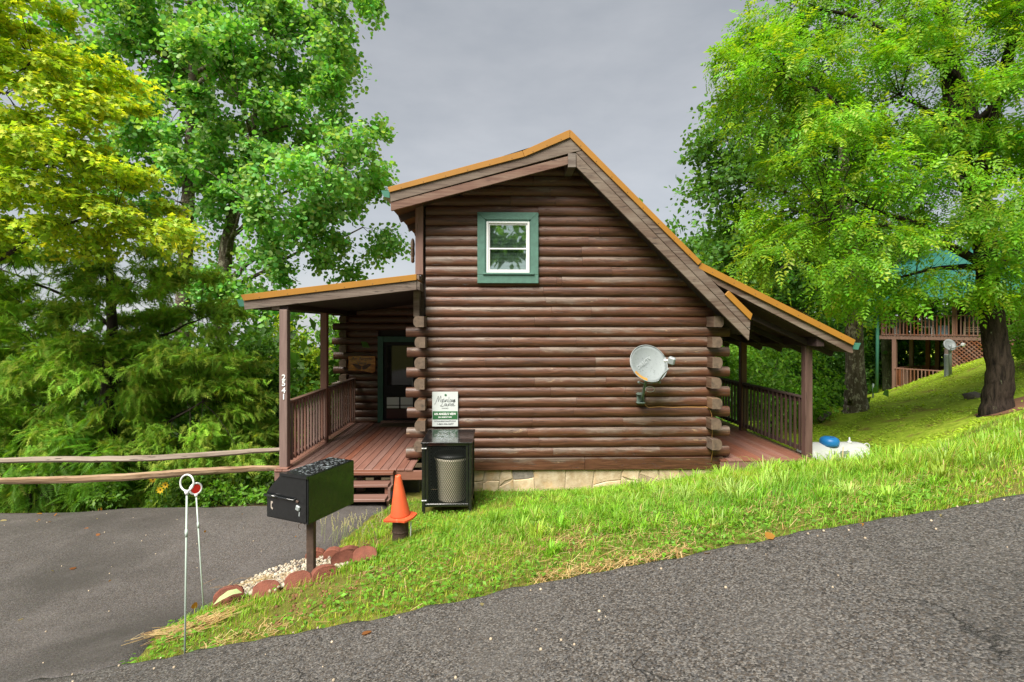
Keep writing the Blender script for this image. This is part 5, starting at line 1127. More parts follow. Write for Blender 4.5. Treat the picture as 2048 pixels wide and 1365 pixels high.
def build_tree(name, label, cat, trunks, pads, pr, tmpl, leaf_len, m, q, col, seed, barkm, leafm=None, group=None, tw=(.8,.75,.05), spread=.22, droop=.25, nup=.9, nrand=.7, tipdown=.35, flat=1.0, padvar=.18, leafvar=.18, hue=.12, nlimb=8, limb_r=.07, col2=None, amin=None):
    r = np.random.default_rng(seed); base = trunks[0][0][0]; t = thing(name, label, cat, tuple(base), group)
    A = Acc(); TP = []
    for pts, rad in trunks:
        pp = []; rr = []
        for i in range(len(pts)-1):
            k = 6
            for j in range(k):
                s = j/k; pp.append(Vector(pts[i]).lerp(Vector(pts[i+1]), s)+Vector(r.normal(size=3)*rad[i]*.04)*(1 if (i or j) else 0)); rr.append(rad[i]+(rad[i+1]-rad[i])*s)
        pp.append(Vector(pts[-1])); rr.append(rad[-1]); A.add(*tube_np(pp, rr, 12)); TP += list(zip(pp, rr))
    TPa = np.array([p for p, _ in TP])
    # limbs to clusters of pads, twigs to each pad
    n = len(pads); K = min(nlimb, n); cen = pads[r.choice(n, K, replace=False)]
    for _ in range(6):
        lab = np.argmin(((pads[:, None]-cen[None])**2).sum(2), 1)
        cen = np.array([pads[lab == k].mean(0) if (lab == k).any() else cen[k] for k in range(K)])
    limbs = []
    for k in range(K):
        c = cen[k]; dxy = np.linalg.norm(TPa[:, :2]-c[:2], axis=1); cost = np.abs(TPa[:, 2]-(c[2]-.55*dxy))+.35*dxy; cost = cost if amin is None else np.where(TPa[:, 2] < amin, 1e3-TPa[:, 2], cost); i = int(np.argmin(cost)); a = Vector(TPa[i]); c_ = Vector(c); mid = a.lerp(c_, .5)+Vector((0,0,.10*(c_-a).length)); pts = []
        for s in np.linspace(0, 1, 8): pts.append((a*(1-s)**2+mid*(2*s*(1-s))+c_*s*s)+Vector(r.normal(size=3)*.03*(c_-a).length*.3))
        pts[0] = a; r0 = min(limb_r, TP[i][1]*.75); A.add(*tube_np(pts, np.linspace(r0, r0*.28, 8), 6)); limbs.append(pts)
    axis = []
    for i in range(n):
        L_ = limbs[lab[i]]; p_ = Vector(pads[i]); j = 3+int(np.argmin([(p_-x_).length for x_ in L_[3:]])); a = L_[j]; axis.append(tuple(a)); mid = a.lerp(p_, .5)+Vector((0,0,.08*(p_-a).length))
        A.add(*tube_np([a, mid, p_], [limb_r*.15, limb_r*.11, limb_r*.06], 4, False))
    A.obj('trunk', barkm, t, True)
    ctr = pads.mean(0); o = nrm((pads-ctr)*np.array([1,1,.6]))*.6+nrm(pads-np.array(axis)+1e-6)*.7; o = nrm(o)
    padr = np.asarray(pr)*r.uniform(.7, 1.3, n)
    dirs = nrm(o[:, None]*tw[0]+r.normal(size=(n,m,3))*tw[1]*np.array([1,1,.75*flat])+np.array([0,0,tw[2]])); ln = padr[:, None]*r.uniform(.55, 1.3, (n,m))
    s = r.uniform(.12, 1.0, (n,m,q))**.8; pos = pads[:, None, None]+dirs[:, :, None]*(ln[:, :, None]*s)[..., None]+r.normal(size=(n,m,q,3))*(padr*spread)[:, None, None, None]*np.array([1,1,.8*flat])
    pos[..., 2] -= droop*padr[:, None, None]*s*s
    xd = dirs[:, :, None]+r.normal(size=(n,m,q,3))*.75; xd[..., 2] -= tipdown
    up = np.array([0,0,nup])+r.normal(size=(n,m,q,3))*nrand+o[:, None, None]*.25
    N_ = n*m*q; pos = pos.reshape(-1,3); R = frames(xd.reshape(-1,3), up.reshape(-1,3)); sc_ = leaf_len*r.uniform(.65, 1.25, N_)
    c = np.array(col)[None]*(1+r.normal(size=(n,1))*padvar*.6); c = np.clip(c, .3*np.array(col), None); c = np.repeat(c[:, None], m*q, 1).reshape(-1,3)*np.clip(1+r.normal(size=(N_,1))*leafvar, .5, 1.7)
    c[:, 0] *= np.clip(1+r.normal(size=N_)*hue, .5, 1.8)
    if col2 is not None:
        pk = r.random(N_) < col2[1]; c[pk] = np.array(col2[0])*r.uniform(.7,1.2,(pk.sum(),1))
    cr = scatter('crown', tmpl[0], tmpl[1], pos, R, sc_, c, leafm or LEAF, t); return t

# big tulip tree, upper left
PB_ = [(95,-60),(115,60),(170,140),(225,230),(190,330),(300,430),(380,470),(400,560),(470,640),(560,690),(600,640),(545,560),(585,520),(640,510),(700,540),(745,520),(775,480),(735,400),(745,330),(762,265),(700,215),(720,160),(756,110),(735,40),(745,-60)]
pads = poly_pads(PB_, 20, 3.0, 215, 1, 120, .5)
tb1 = [atD(365,640,20.5), atD(372,500,20.4), atD(380,330,20.2), atD(385,150,20.0), atD(390,-60,20)]; tb2 = [atD(440,640,20.0), atD(452,500,20), atD(470,400,19.8), atD(500,300,19.6), atD(520,150,19.6)]
tb1 = [(tb1[0][0], tb1[0][1], h1(*tb1[0][:2])-.3)]+tb1; tb2 = [(tb2[0][0], tb2[0][1], h1(*tb2[0][:2])-.3)]+tb2
build_tree('tulip_tree', 'tall green tree with two grey trunks behind the cedar, left of the cabin', 'tree', [(tb1, [.36,.30,.26,.22,.15,.08]), (tb2, [.34,.28,.25,.2,.14,.07])], pads, .85, T_T6, .158, 15, 28, (.17,.40,.08), 2, BARKT, spread=.20, droop=.2, nlimb=18, limb_r=.09, padvar=.25, col2=((.30,.45,.15), .2), hue=.15)
# pale maple, far left and nearer
PA_ = [(-160,-60),(85,-60),(95,20),(70,70),(120,110),(190,135),(262,172),(215,200),(255,215),(190,250),(180,300),(250,345),(290,378),(345,425),(350,445),(300,460),(260,478),(180,470),(100,460),(-160,490)]
pads = poly_pads(PA_, 8.6, 1.0, 125, 4, 70, .25)
ta = [(-9.6, 8.8, -1.5), (-9.5,8.8,1.5), (-9.4,8.8,4), (-9.2,8.8,6.5), (-8.9,8.8,9)]
build_tree('maple_tree', 'yellow green maple with layered branches at the left edge', 'tree', [(ta, [.24,.2,.16,.11,.05])], pads, .48, T_MA, .093, 13, 23, (.56,.68,.05), 5, BARKD, tw=(.9,.6,-.02), spread=.20, droop=.30, flat=.35, nup=1.5, nrand=.5, tipdown=.5, nlimb=12, limb_r=.05, padvar=.12, hue=.12, col2=((.34,.55,.05), .38))
# red cedar behind the fence
PC_ = [(-80,480),(120,500),(260,520),(330,505),(420,560),(455,620),(440,670),(495,700),(520,745),(500,800),(540,850),(550,930),(535,1000),(430,1010),(300,1005),(100,1010),(-80,1010)]
pads = poly_pads(PC_, 10.7, 1.2, 270, 7, 120, .24, .3)
tcx_ = atD(215,700,10.9); tcd = [(tcx_[0],tcx_[1],-1.6),(tcx_[0],tcx_[1],1),(tcx_[0]+.1,tcx_[1],3),(tcx_[0],tcx_[1],5.2)]
build_tree('cedar_tree', 'dense dark green cedar with drooping sprays behind the rail fence', 'tree', [(tcd, [.2,.17,.1,.04])], pads, .50, T_CE, .19, 15, 13, (.22,.40,.04), 8, BARKD, NEEDLE, tw=(1.0,.55,.10), spread=.16, droop=.40, flat=.55, nup=1.0, nrand=.5, tipdown=.55, nlimb=16, limb_r=.05, padvar=.25, hue=.10, col2=((.33,.42,.06), .22))
# ferny bright shrub low on the left
pads = poly_pads([(-60,895),(60,875),(180,880),(240,915),(215,960),(190,1000),(-60,1005)], 9.25, .3, 26, 9, 60, .2)
q = atD(60,985,9.3); build_tree('sumac_shrub', 'bright green ferny shrub low behind the rails at the left edge', 'shrub', [([(q[0],q[1],-.7),(q[0],q[1],.1),(q[0]+.1,q[1],.5)], [.03,.025,.015])], pads, .28, T_FE, .34, 5, 4, (.15,.34,.028), 10, BARKD, tw=(.6,.9,.1), droop=.3, nup=1.2, nrand=.35, nlimb=6, limb_r=.015)
pads = poly_pads([(330,1000),(350,960),(420,955),(500,940),(552,955),(550,1000)], 9.2, .25, 22, 19, 40, .16)
q = atD(450,1000,9.3); build_tree('leafy_shrub', 'low leafy green shrub under the rails beside the left porch post', 'shrub', [([(q[0],q[1],-.5),(q[0],q[1],.0),(q[0]+.1,q[1],.2)], [.02,.02,.01])], pads, .2, T_RH, .09, 8, 10, (.09,.19,.02), 20, BARKD, nlimb=6, limb_r=.012)
# shrubs and vines beyond the left porch
for i, (poly, d, n, lab, c) in enumerate((
    ([(555,655),(600,640),(640,700),(660,770),(655,870),(560,880)], 14.5, 34, 'yellow green bush seen between the two left porch posts', (.27,.40,.03)),
    ([(640,650),(690,640),(700,760),(690,800),(640,800)], 16, 24, 'green bush seen between the second left post and the log ends', (.13,.29,.035)),
    ([(505,700),(555,690),(560,900),(530,905)], 12.6, 26, 'dark leafy vine growing at the right of the cedar by the porch', (.10,.23,.025)),
    ([(560,800),(622,790),(622,850),(560,930)], 12.4, 16, 'low bush growing beside the left porch railing', (.11,.26,.03)))):
    pads = poly_pads(poly, d, .6, n, 30+i, 40, .2); q = pads.mean(0); zb = h1(q[0], q[1])
    build_tree('porch_bush', lab, 'bush', [([(q[0],q[1],zb-.2),(q[0],q[1],zb+.8),(q[0],q[1],max(zb+1, q[2]))], [.05,.04,.02])], pads, .42, T_RH, .13, 11, 15, c, 40+i, BARKD, nlimb=6, limb_r=.03, group='bushes beside the left porch', spread=.3)

# walnut on the right
PW_ = [(1560,-120),(1530,0),(1485,75),(1452,110),(1455,180),(1500,215),(1490,290),(1520,360),(1530,430),(1480,490),(1480,520),(1540,540),(1600,575),(1650,590),(1690,585),(1720,575),(1770,578),(1830,572),(1900,560),(1945,575),(1990,610),(2040,570),(2120,560),(2260,500),(2260,-120)]
pads = poly_pads(PW_, 11.2, 1.5, 300, 12, 120, .30)
wb = atD(2001,835,11.2)[:2]; wb = (wb[0], wb[1], h1(*wb)); wd_ = 11.2
def wp(px, py, d=0): return atD(px, py, wd_+d)
tw1 = [(wb[0]+.02, wb[1]+.1, wb[2]-.3), (wb[0]+.02, wb[1]+.1, wb[2]+.15), wp(2000,740), wp(1985,650), wp(1968,480,.1), wp(1925,300,.15), wp(1898,180,.2), wp(1880,60,.3), wp(1872,-110,.4)]
tw2 = [wp(1962,420,.1), wp(1968,290,.1), wp(2000,180,0), wp(2025,80,0), wp(2040,-110,0)]
tw3 = [wp(1962,300,.15), wp(1935,200,0), wp(1905,110,-.1), wp(1885,0,-.2), wp(1880,-110,-.3)]
build_tree('walnut_tree', 'large walnut tree with feathery leaves and a dark leaning trunk on the right', 'tree', [(tw1, [.36,.28,.235,.22,.20,.165,.13,.10,.06]), (tw2, [.16,.14,.12,.10,.06]), (tw3, [.13,.12,.09,.08,.05])], pads, .62, T_WA, .27, 9, 11, (.175,.385,.022), 13, BARKW, tw=(.75,.75,.0), spread=.24, droop=.35, flat=.6, nup=1.3, nrand=.40, tipdown=.35, nlimb=18, limb_r=.085, padvar=.22, leafvar=.15, hue=.14, col2=((.34,.46,.03), .16), amin=4.3)
# grey-barked tree behind the walnut
PG_ = [(1402,300),(1440,230),(1430,170),(1560,140),(1720,200),(1760,420),(1640,600),(1480,620),(1430,600),(1405,560),(1425,520),(1440,430),(1405,370)]
pads = poly_pads(PG_, 17, 1.5, 90, 14, 80, .5)
gb = onG(1712,822); g2 = [(gb[0],gb[1],gb[2]-.3), (gb[0],gb[1],gb[2]+.25), atD(1706,700,16.6), atD(1703,560,16.7), atD(1690,380,17), atD(1680,200,17)]
gd = gb[1]*CT+gb[0]*ST
g2 = [(gb[0],gb[1],gb[2]-.3), (gb[0],gb[1],gb[2]+.25)]+[atD(a_, b_, gd) for a_, b_ in ((1709,720),(1706,560),(1690,380),(1680,200))]
build_tree('poplar_tree', 'dark green tree with a lichen-spotted grey trunk behind the right porch roof', 'tree', [(g2, [.40,.32,.25,.23,.18,.08])], pads, .85, T_T6, .135, 14, 24, (.085,.21,.03), 15, BARKT, spread=.22, nlimb=12, limb_r=.08, padvar=.2)
# trees and bushes under and behind
specs = [
 ([(1445,700),(1500,690),(1600,700),(1640,760),(1620,830),(1460,820)], 15.5, 1.0, 44, 'light green bush behind the right porch railing', (.16,.34,.03), .5, .12, 'bush'),
 ([(1600,640),(1680,650),(1700,760),(1690,830),(1610,825)], 19, 1.0, 40, 'dark bush left of the lichen-spotted trunk', (.08,.2,.028), .6, .14, 'bush'),
 ([(1725,650),(1738,645),(1738,740),(1732,790),(1725,790)], 27.0, .6, 20, 'dark bush right of the lichen-spotted trunk', (.08,.2,.028), .5, .14, 'bush'),
 ([(1990,655),(2035,615),(2120,600),(2140,720),(2040,715),(2015,705)], 15.0, .6, 40, 'bright green shrub on the slope at the right edge', (.19,.38,.03), .35, .09, 'shrub')]
for i, (poly, d, th, n, lab, c, pr_, ll, ct) in enumerate(specs):
    pads = poly_pads(poly, d, th, n, 50+i, 50, .2); q = pads.mean(0); zb = h1(q[0], q[1])
    build_tree('woodland_bush', lab, ct, [([(q[0],q[1],zb-.2),(q[0],q[1],zb+.5),(q[0],q[1],max(zb+.7, q[2]))], [.06,.05,.02])], pads, pr_, T_RH, ll, 12, 16, c, 60+i, BARKD, nlimb=7, limb_r=.03, spread=.3, group='bushes on the right hand slope')
# slim trunk beside the downspout
gd = 26.0; q = atD(1779,785,gd); q = (q[0], q[1], h1(q[0], q[1])); pads = poly_pads([(1700,380),(1850,360),(1860,560),(1780,600),(1700,560)], gd+1, 1.0, 40, 71, 60, .5)
build_tree('woodland_tree', 'slim mossy trunk just right of the green downspout, crown in the walnut leaves', 'tree', [([(q[0],q[1],q[2]-.3), atD(1775,700,gd), atD(1770,580,gd+.2), atD(1768,400,gd+.5)], [.30,.26,.22,.12])], pads, .9, T_RH, .17, 12, 16, (.06,.15,.02), 72, bark('mossy_bark', (.03,.035,.018), (.10,.10,.06), (.20,.24,.13)), nlimb=8, spread=.3)
# the wood behind, and the wood across the road that the windows mirror: one mass each
def wood_mass(name, label, boxes, n, leaf, col, seed):
    r = np.random.default_rng(seed); P = []
    for (x0,x1,y0,y1,z0,z1,w) in boxes:
        k = int(n*w); cx_ = r.uniform(x0,x1,(max(6,k//160),1)); cy_ = r.uniform(y0,y1,cx_.shape); cz_ = r.uniform(z0,z1,cx_.shape)
        c = np.concatenate([cx_,cy_,cz_],1); i = r.integers(0, len(c), k); P.append(c[i]+r.normal(size=(k,3))*np.array([.95,.95,.6]))
    P = np.concatenate(P); n_ = len(P); xd = r.normal(size=(n_,3)); xd[:,2] -= .5; up = r.normal(size=(n_,3))*.8+np.array([0,-.3,.9])
    c = np.array(col)[None]*np.clip(1+r.normal(size=(n_,1))*.3, .4, 1.8); return tag(scatter(name, T_RH[0], T_RH[1], P, frames(xd, up), leaf*r.uniform(.7,1.3,n_), c, LEAF), label, 'wood', kind='stuff')
wood_mass('background_wood', 'dark green wood filling the space behind the right porch and far cabin', [(9,16,25,29,-2,3.5,.30),(14,24,29,33,-2,8,.32),(8,15,28,31,3,9,.16),(20,30,27,33,-1.5,7,.30),(26,36,24,32,0,9,.16),(11,15,21,24,-1.4,.6,.06)], 44000, .38, (.07,.18,.022), 80)
wood_mass('wood_across_road', 'green wood on the far side of the road', [(-18,18,-32,-26,1,17,1.0)], 14000, .95, (.14,.30,.04), 81)
wood_mass('valley_wood', 'tree tops falling away below the driveway', [(-15,-5,13.5,17,-3.5,2.6,.7),(-26,-12,10,16,-3,3.5,.3)], 18000, .34, (.08,.19,.025), 82)

# ------------------------------------------------------------------ grass on the verge
rg = np.random.default_rng(17)
def vnoise(x, y, f, s=0):
    return (np.sin(x*f+1.3+s)+np.sin(y*f*1.17+2.1*s+.7)+np.sin((x+y)*f*.73+3.3+s)+np.sin((x-y*1.3)*f*1.31+s*1.7))*.25
def verge_mask(x, y):
    ok = (y > edge_y(x)+.0+.03*vnoise(x, y, 9)) & (x > drive_right(y)+.03) & ~in_poly(x, y, BED)
    ok &= ~((x > XL-.0) & (x < XR+.15) & (y > 9.36)) & ~((x > XR) & (x < 6.1) & (y > 9.26)) & ~((x < XL+.3) & (y > 8.75)) & ~((np.hypot(x-wb[0], y-wb[1]) < .55))
    ok &= ~((x > tx0) & (x < tx1) & (y > ty0_+.1) & (y < ty1_))
    return ok
def gheight(x, y):
    # long on the bank to the right, short near the road, the drive and the wall
    t_ = np.clip((x-.2)/4.2, 0, 1); up_ = np.clip((y-3.7)/1.5, 0, 1); wall = np.clip((9.6-y)/2.0, .12, 1)
    h_ = .05+.04*up_+.085*t_*(.25+.75*up_)*wall+.05*np.clip(vnoise(x, y, 2.3), -.5, 1)*(.4+t_)
    return np.clip(h_, .03, .36)
def blades(name, label, n, xr, yr, hmul, wid, seed, cols, probs, mask, bend=.45, dens=None, mat=GRASS):
    r = np.random.default_rng(seed); x = r.uniform(*xr, n); y = r.uniform(*yr, n); ok = mask(x, y); x, y = x[ok], y[ok]
    if dens is not None: k = r.random(len(x)) < dens(x, y); x, y = x[k], y[k]
    n = len(x); hh = gheight(x, y)*hmul*r.uniform(.45, 1.25, n); w = wid*r.uniform(.6, 1.5, n)*(.6+.4*np.clip(hh/.15, 0, 1.4)); a = r.uniform(0, 2*np.pi, n); bd = np.stack([np.cos(a), np.sin(a)], 1); sdv = np.stack([-bd[:,1], bd[:,0]], 1)
    z = hgt(x, y)-.01; b = hh*bend*r.uniform(.2, 1.6, n); wind = np.array([.10,-.04])
    b0 = np.stack([x, y, z], 1); S = np.concatenate([sdv, np.zeros((n,1))], 1)*w[:, None]; D = np.concatenate([bd*b[:, None]+wind*hh[:, None]*1.2, np.zeros((n,1))], 1)
    m1 = b0+D*.30+np.array([0,0,1])*(hh*.55)[:, None]; m2 = b0+D*1.0+np.array([0,0,1])*(hh*np.clip(1-.35*(b/np.maximum(hh,.01))**1.5, .3, 1))[:, None]
    V = np.stack([b0-S, b0+S, m1-S*.85, m1+S*.85, m2], 1).reshape(-1,3); k = np.arange(n)*5
    Fq = np.concatenate([np.stack([k,k+1,k+3],1), np.stack([k,k+3,k+2],1), np.stack([k+2,k+3,k+4],1)])
    pk = r.choice(len(cols), n, p=probs); c = np.array(cols)[pk]*np.clip(1+r.normal(size=(n,1))*.2, .5, 1.6); pt = np.clip(1+.45*vnoise(x, y, 1.1, 2)[:, None]*np.array([.9,.3,.3]), .6, 1.6); c = c*pt
    return tag(np_mesh(name, V, Fq, mat, None, False, np.repeat(c, 5, 0)), label, 'grass', kind='stuff')
GC = [(.22,.42,.026),(.29,.46,.045),(.14,.32,.02),(.36,.42,.05),(.42,.31,.11)]
dn = lambda x, y: np.clip(1.15-(np.hypot(x, y)-4)*.11, .25, 1)*np.where(vnoise(x, y, 2.9, 5)+.3*vnoise(x, y, 8, 1) > .36, .30, 1)
blades('verge_grass', 'bright green grass on the bank between the road and the cabin', 245000, (-3.0,10.5), (3.5,9.45), 1.0, .0032, 90, GC, [.36,.24,.20,.11,.09], verge_mask, dens=dn)
def tufts(name, label, nt, seed, cols, mask, per=(22,60)):
    """bunches of longer blades leaning out from their own centres"""
    r = np.random.default_rng(seed); x = np.r_[r.uniform(.2,10.5,nt), r.uniform(-2.4,.8,nt//9)]; y = np.r_[r.uniform(4.0,9.2,nt), r.uniform(3.8,8.6,nt//9)]; ok = mask(x, y) & (r.random(len(x)) < np.clip((x+.6)/2.6, .22, 1)); x, y = x[ok], y[ok]
    k = r.integers(*per, len(x)); cx_, cy_ = np.repeat(x, k), np.repeat(y, k); big = np.repeat(r.uniform(.6,1.35,len(x)), k); tone = np.repeat(r.uniform(.75,1.25,len(x)), k); pc = np.repeat(r.choice(len(cols), len(x)), k); n = len(cx_)
    a = r.uniform(0, 2*np.pi, n); rad = np.abs(r.normal(size=n))*.035*big; px_, py_ = cx_+np.cos(a)*rad, cy_+np.sin(a)*rad
    hh = (gheight(cx_, cy_)*1.0+.055)*big*r.uniform(.5, 1.25, n)*np.clip((9.9-py_)/2, .35, 1); w = .0033*r.uniform(.6,1.4,n)*(.7+.5*big); out = r.uniform(.25,.95,n)*hh; bd = np.stack([np.cos(a+r.normal(size=n)*.4), np.sin(a+r.normal(size=n)*.4)], 1); sdv = np.stack([-bd[:,1], bd[:,0]], 1)
    b0 = np.stack([px_, py_, hgt(px_, py_)-.01], 1); S = np.c_[sdv*w[:, None], np.zeros(n)]; D = np.c_[bd*out[:, None], np.zeros(n)]; up = np.array([0,0,1.0]); fall = np.clip(1-.55*(out/np.maximum(hh,.01))**2, .25, 1)
    m1 = b0+D*.22+up*(hh*.48)[:, None]; m2 = b0+D*.60+up*(hh*(.55+.30*fall))[:, None]; m3 = b0+D*1.05+up*(hh*fall*.92)[:, None]
    V = np.stack([b0-S, b0+S, m1-S, m1+S, m2-S*.75, m2+S*.75, m3], 1).reshape(-1,3); q = np.arange(n)*7
    Fq = np.concatenate([np.stack(t_, 1) for t_ in ((q,q+1,q+3),(q,q+3,q+2),(q+2,q+3,q+5),(q+2,q+5,q+4),(q+4,q+5,q+6))]); c = np.array(cols)[pc]*tone[:, None]*np.clip(1+r.normal(size=(n,1))*.15, .6, 1.5)
    dry = r.random(n) < .05; c[dry] = np.array((.45,.35,.15)); return tag(np_mesh(name, V, Fq, GRASS, None, False, np.repeat(c, 7, 0)), label, 'grass', kind='stuff')
tufts('grass_tufts', 'arching tufts of longer pale grass on the bank', 800, 91, [(.27,.45,.06),(.22,.42,.03),(.32,.47,.11),(.18,.38,.025),(.30,.43,.05),(.22,.42,.03)], verge_mask)
# broad-leaved weeds and clover low in the turf
def low_leaves(name, label, n, xr, yr, size, col, seed, mask, lift=(.01,.07)):
    r = np.random.default_rng(seed); x = r.uniform(*xr, n); y = r.uniform(*yr, n); ok = mask(x, y); x, y = x[ok], y[ok]; k = vnoise(x, y, 3.1, 9)+r.normal(size=len(x))*.25 > .05; x, y = x[k], y[k]; n = len(x)
    P = np.stack([x, y, hgt(x, y)+r.uniform(*lift, n)], 1); xd = r.normal(size=(n,3)); xd[:,2] = r.uniform(-.2,.5,n); up = r.normal(size=(n,3))*.35+np.array([0,0,1])
    c = np.array(col)[None]*np.clip(1+r.normal(size=(n,1))*.25, .5, 1.6); return tag(scatter(name, T_RH[0], T_RH[1], P, frames(xd, up), size*r.uniform(.6,1.5,n), c, GRASS), label, 'weeds', kind='stuff')
low_leaves('verge_weeds', 'low broad-leaved weeds among the verge grass', 52000, (-3,8), (3.5,9.4), .035, (.13,.29,.025), 92, verge_mask)
# moss and short turf on the slope beyond
moss_m = lambda x, y: ((y > 9.3) | (x > 10.5)) & ~((x < 6.2) & (y < 17)) & (np.hypot(x-wb[0], y-wb[1]) > .6)
low_leaves('slope_moss', 'short yellow green moss and turf on the far slope', 90000, (6.2,23), (8.5,24), .06, (.35,.50,.04), 93, moss_m, (.0,.03))
# straw and dead grass
def straw(name, label, n, seed, cx_, cy_, sx_, sy_, ln, mask=None, ang=None):
    r = np.random.default_rng(seed); x = cx_+r.normal(size=n)*sx_; y = cy_+r.normal(size=n)*sy_
    if mask is not None: k = mask(x, y); x, y = x[k], y[k]
    n = len(x); a = (r.normal(size=n)*.5+ang) if ang is not None else r.uniform(0, 2*np.pi, n); l_ = ln*r.uniform(.4, 1.4, n); d = np.stack([np.cos(a), np.sin(a)], 1)*l_[:, None]/2; s = np.stack([-np.sin(a), np.cos(a)], 1)*.0022
    P0 = np.stack([x, y], 1)-d; P1 = np.stack([x, y], 1)+d; z0 = hgt(P0[:,0], P0[:,1])+.012+r.uniform(0,.03,n)+.035*(P0[:,0] < drive_right(P0[:,1])); z1 = hgt(P1[:,0], P1[:,1])+.012+r.uniform(0,.05,n)+.035*(P1[:,0] < drive_right(P1[:,1]))
    V = np.stack([np.c_[P0-s, z0], np.c_[P0+s, z0], np.c_[P1+s, z1], np.c_[P1-s, z1]], 1).reshape(-1,3); k = np.arange(n)*4; c = np.array([(.42,.29,.11),(.50,.38,.18),(.33,.19,.07)])[r.integers(0,3,n)]*r.uniform(.7,1.2,(n,1))
    return tag(np_mesh(name, V, np.stack([k,k+1,k+2,k+3],1), STRAW, None, False, np.repeat(c,4,0)), label, 'straw', kind='stuff')
q = onG(345,1272); straw('straw_heap', 'dry straw spilling onto the driveway round the nearest stake', 520, 100, q[0]+.12, q[1]+.08, .13, .12, .20, ang=.35, mask=lambda x, y: y > edge_y(x)+.03)
q = onG(640,1145); straw('straw_litter', 'dry straw scattered over the edging blocks', 700, 101, q[0]+.15, q[1]-.18, .42, .10, .16, ang=.4)
straw('roadside_thatch', 'dead brown grass along the road edge', 3600, 102, 1.6, 3.67, 2.2, .08, .08, mask=lambda x, y: (y > edge_y(x)-.02) & (x > -2.3) & (vnoise(x, y, 2.1, 4) > .05))
straw('verge_thatch', 'brown thatch showing through the verge', 3500, 103, 2.0, 4.7, 1.6, .5, .10, mask=verge_mask)
r = np.random.default_rng(104); n = 4500; x = r.uniform(-2.7,4.5,n); y = r.uniform(3.55,8,n); k = verge_mask(x, y) & (vnoise(x, y, 2.9, 5)+.3*vnoise(x, y, 8, 1) > .30); x, y = x[k], y[k]; n = len(x)
tag(scatter('red_soil_clods', icoV, icoF, np.stack([x, y, hgt(x, y)+.002], 1), rand_rot(n, r), r.uniform(.006,.022,n), np.array([(.15,.068,.027)])*r.uniform(.6,1.3,(n,1)), PEB, smooth=True), 'crumbs of red soil in the bare patches of the verge', 'soil', kind='stuff')
# small stones and leaf litter on the paving
r = np.random.default_rng(105); n = 160; x = np.r_[r.uniform(-9,-2.3,90), r.uniform(-3,5,70)]; y = np.r_[r.uniform(3.8,8.4,90), 3.5-r.random(70)**2*1.2]; zz = np.where(y > 3.55, hgt(x, y)+.037, zroad(x, y)+.002)
tag(scatter('paving_grit', icoV, icoF, np.stack([x, y, zz], 1), rand_rot(n, r), r.uniform(.004,.011,n), np.array([(.42,.34,.24)])*r.uniform(.5,1.2,(n,1)), PEB, smooth=True), 'loose grit on the driveway and road', 'grit', kind='stuff')
n = 48; x = np.r_[r.uniform(-9.5,-6,26), r.uniform(-6,-2.6,12), r.uniform(-3,6,10)]; y = np.r_[r.uniform(7.3,8.3,26), r.uniform(4.4,8.2,12), 3.5-r.random(10)**2*.3]; zz = np.where(y > 3.55, hgt(x, y)+.042, zroad(x, y)+.008); up = r.normal(size=(n,3))*.25+np.array([0,0,1])
lc = np.array([(.42,.20,.03),(.30,.12,.04),(.40,.34,.16)])[r.integers(0,3,n)]
tag(scatter('leaf_litter', T_TU[0], T_TU[1], np.stack([x, y, zz], 1), frames(r.normal(size=(n,3)), up), r.uniform(.03,.075,n), lc*r.uniform(.7,1.2,(n,1)), LEAF), 'fallen orange and brown leaves on the paving', 'leaves', kind='stuff')
# tall seed-head weeds by the driveway edge
sw2 = thing('seed_weeds', 'thin pale seed-head weeds between the mailbox and the cone', 'weeds', onG(720,1085)); r = random.Random(6); A = Acc(); Bc = Acc()
for i in range(46):
    p = Vector(onG(r.uniform(640,775), r.uniform(1070,1105))); hh = r.uniform(.18,.45); tip = p+Vector((r.uniform(-.12,.12), r.uniform(-.08,.08), hh)); A.add(*tube_np([p, p.lerp(tip,.5)+Vector((0,0,.02)), tip], [.0022,.0018,.001], 4, False))
    for j in range(6): c_ = p.lerp(tip, .72+.05*j)+Vector((r.uniform(-.008,.008), r.uniform(-.008,.008), 0)); Bc.add([tuple(c_), tuple(c_+Vector((.006,0,.008))), tuple(c_+Vector((0,0,.02))), tuple(c_+Vector((-.006,0,.008)))], [(0,1,2,3)])
A.obj('stalk', plain('weed_stalk', (.22,.27,.07), .7, .1, 5), sw2); o = Bc.obj('seed_heads', plain('seed_tan', (.40,.36,.17), .8, .1, 5), sw2); o['kind'] = 'stuff'
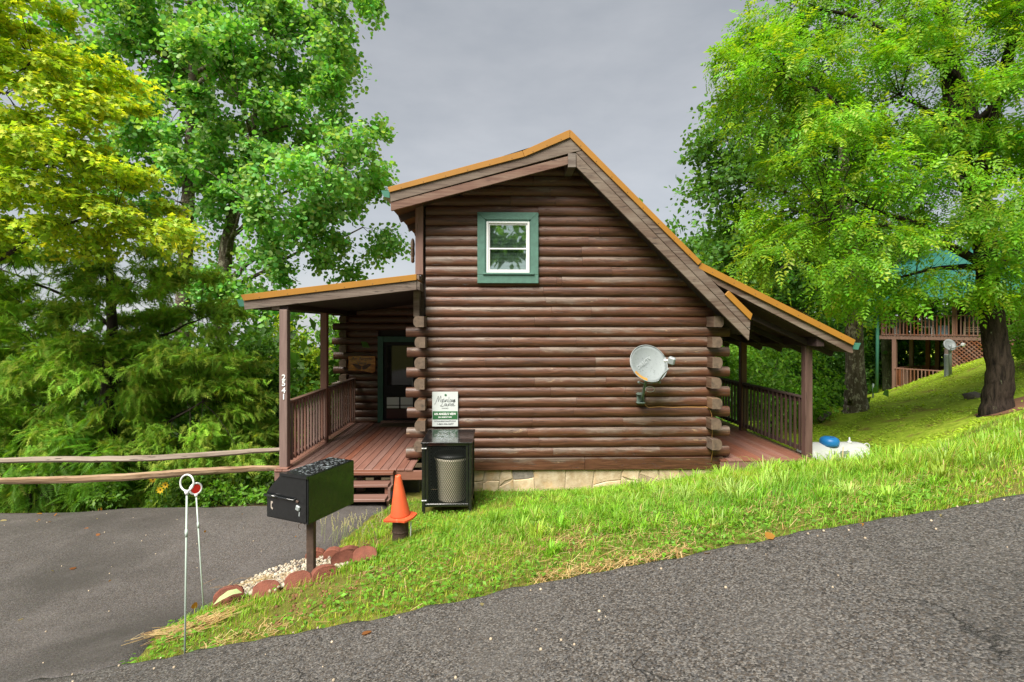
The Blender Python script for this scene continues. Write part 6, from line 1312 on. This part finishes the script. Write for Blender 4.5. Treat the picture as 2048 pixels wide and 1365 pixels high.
# yellow flowers at the far edge of the driveway
YEL = plain('yellow_petal', (.75,.48,.01), .5, .1, 9); STM = plain('flower_stem', (.06,.15,.02), .6, .1, 5)
for j, (px, py, lab) in enumerate(((306,959,'yellow flower left of the other two behind the empty ring stake'), (331,970,'yellow flower on the right, level with the empty ring'), (321,980,'lowest yellow flower near the ground behind the stakes'))):
    c_ = Vector(atD(px, py, 8.75)); gz = h1(c_.x, c_.y); fl = thing('yellow_flower', lab, 'flower', (c_.x, c_.y, gz), 'yellow flowers behind the marker stakes')
    tube('stem', [(c_.x+.04, c_.y+.05, gz-.02), (c_.x+.01, c_.y+.02, (gz+c_.z)/2), tuple(c_)], .004, STM, fl, 5); A = Acc()
    for k in range(8):
        a = 2*math.pi*k/8; d_ = Vector((math.cos(a), -.25, math.sin(a))); s_ = Vector((-math.sin(a), 0, math.cos(a)))*.014; A.add([tuple(c_+d_*.008), tuple(c_+d_*.042+s_*1.2), tuple(c_+d_*.072), tuple(c_+d_*.035-s_)], [(0,1,2,3)])
    A.obj('petals', YEL, fl); v, f = lathe([(.014,0),(.014,.006),(.004,.014)], 10); obj('flower_head', [(c_.x+p[0], c_.y-p[2]-.002, c_.z+p[1]) for p in v], f, plain('flower_brown', (.10,.05,.01), .8, .1, 8), fl, True)
# edge plants along the far side of the driveway
for i, (px, lab, c) in enumerate(((215,'small green plant at the far driveway edge, left of the flowers',(.10,.22,.02)), (430,'green seedling clump at the driveway edge right of the stakes',(.11,.26,.02)), (505,'bright leafy weed at the driveway edge beside the mailbox',(.14,.31,.03)))):
    pads = poly_pads([(px-38,1004),(px-30,985),(px,968),(px+32,982),(px+40,1004)], 8.72, .10, 12, 110+i, 20, .06); q = pads.mean(0); zb = h1(q[0], q[1])
    build_tree('edge_plant', lab, 'plant', [([(q[0],q[1],zb-.03),(q[0],q[1],zb+.1),(q[0],q[1],max(zb+.15,q[2]))], [.008,.006,.004])], pads, .10, T_RH, .085, 4, 6, c, 120+i, STM, nlimb=4, limb_r=.005, group='plants along the far driveway edge')

# bare red soil below the walnut
n = 26; sc_ = (wb[0]+.75, wb[1]-.1); V = [(sc_[0], sc_[1], h1(*sc_)+.03)]; rr = random.Random(2)
for k in range(n): a = 2*math.pi*k/n; r_ = rr.uniform(.75,1.15); x_, y_ = sc_[0]+math.cos(a)*r_*1.2, sc_[1]+math.sin(a)*r_*.9; V.append((x_, y_, h1(x_, y_)+.012))
tag(obj('bare_soil', V, [(0, 1+k, 1+(k+1) % n) for k in range(n)], SOIL, None, True), kind='structure')
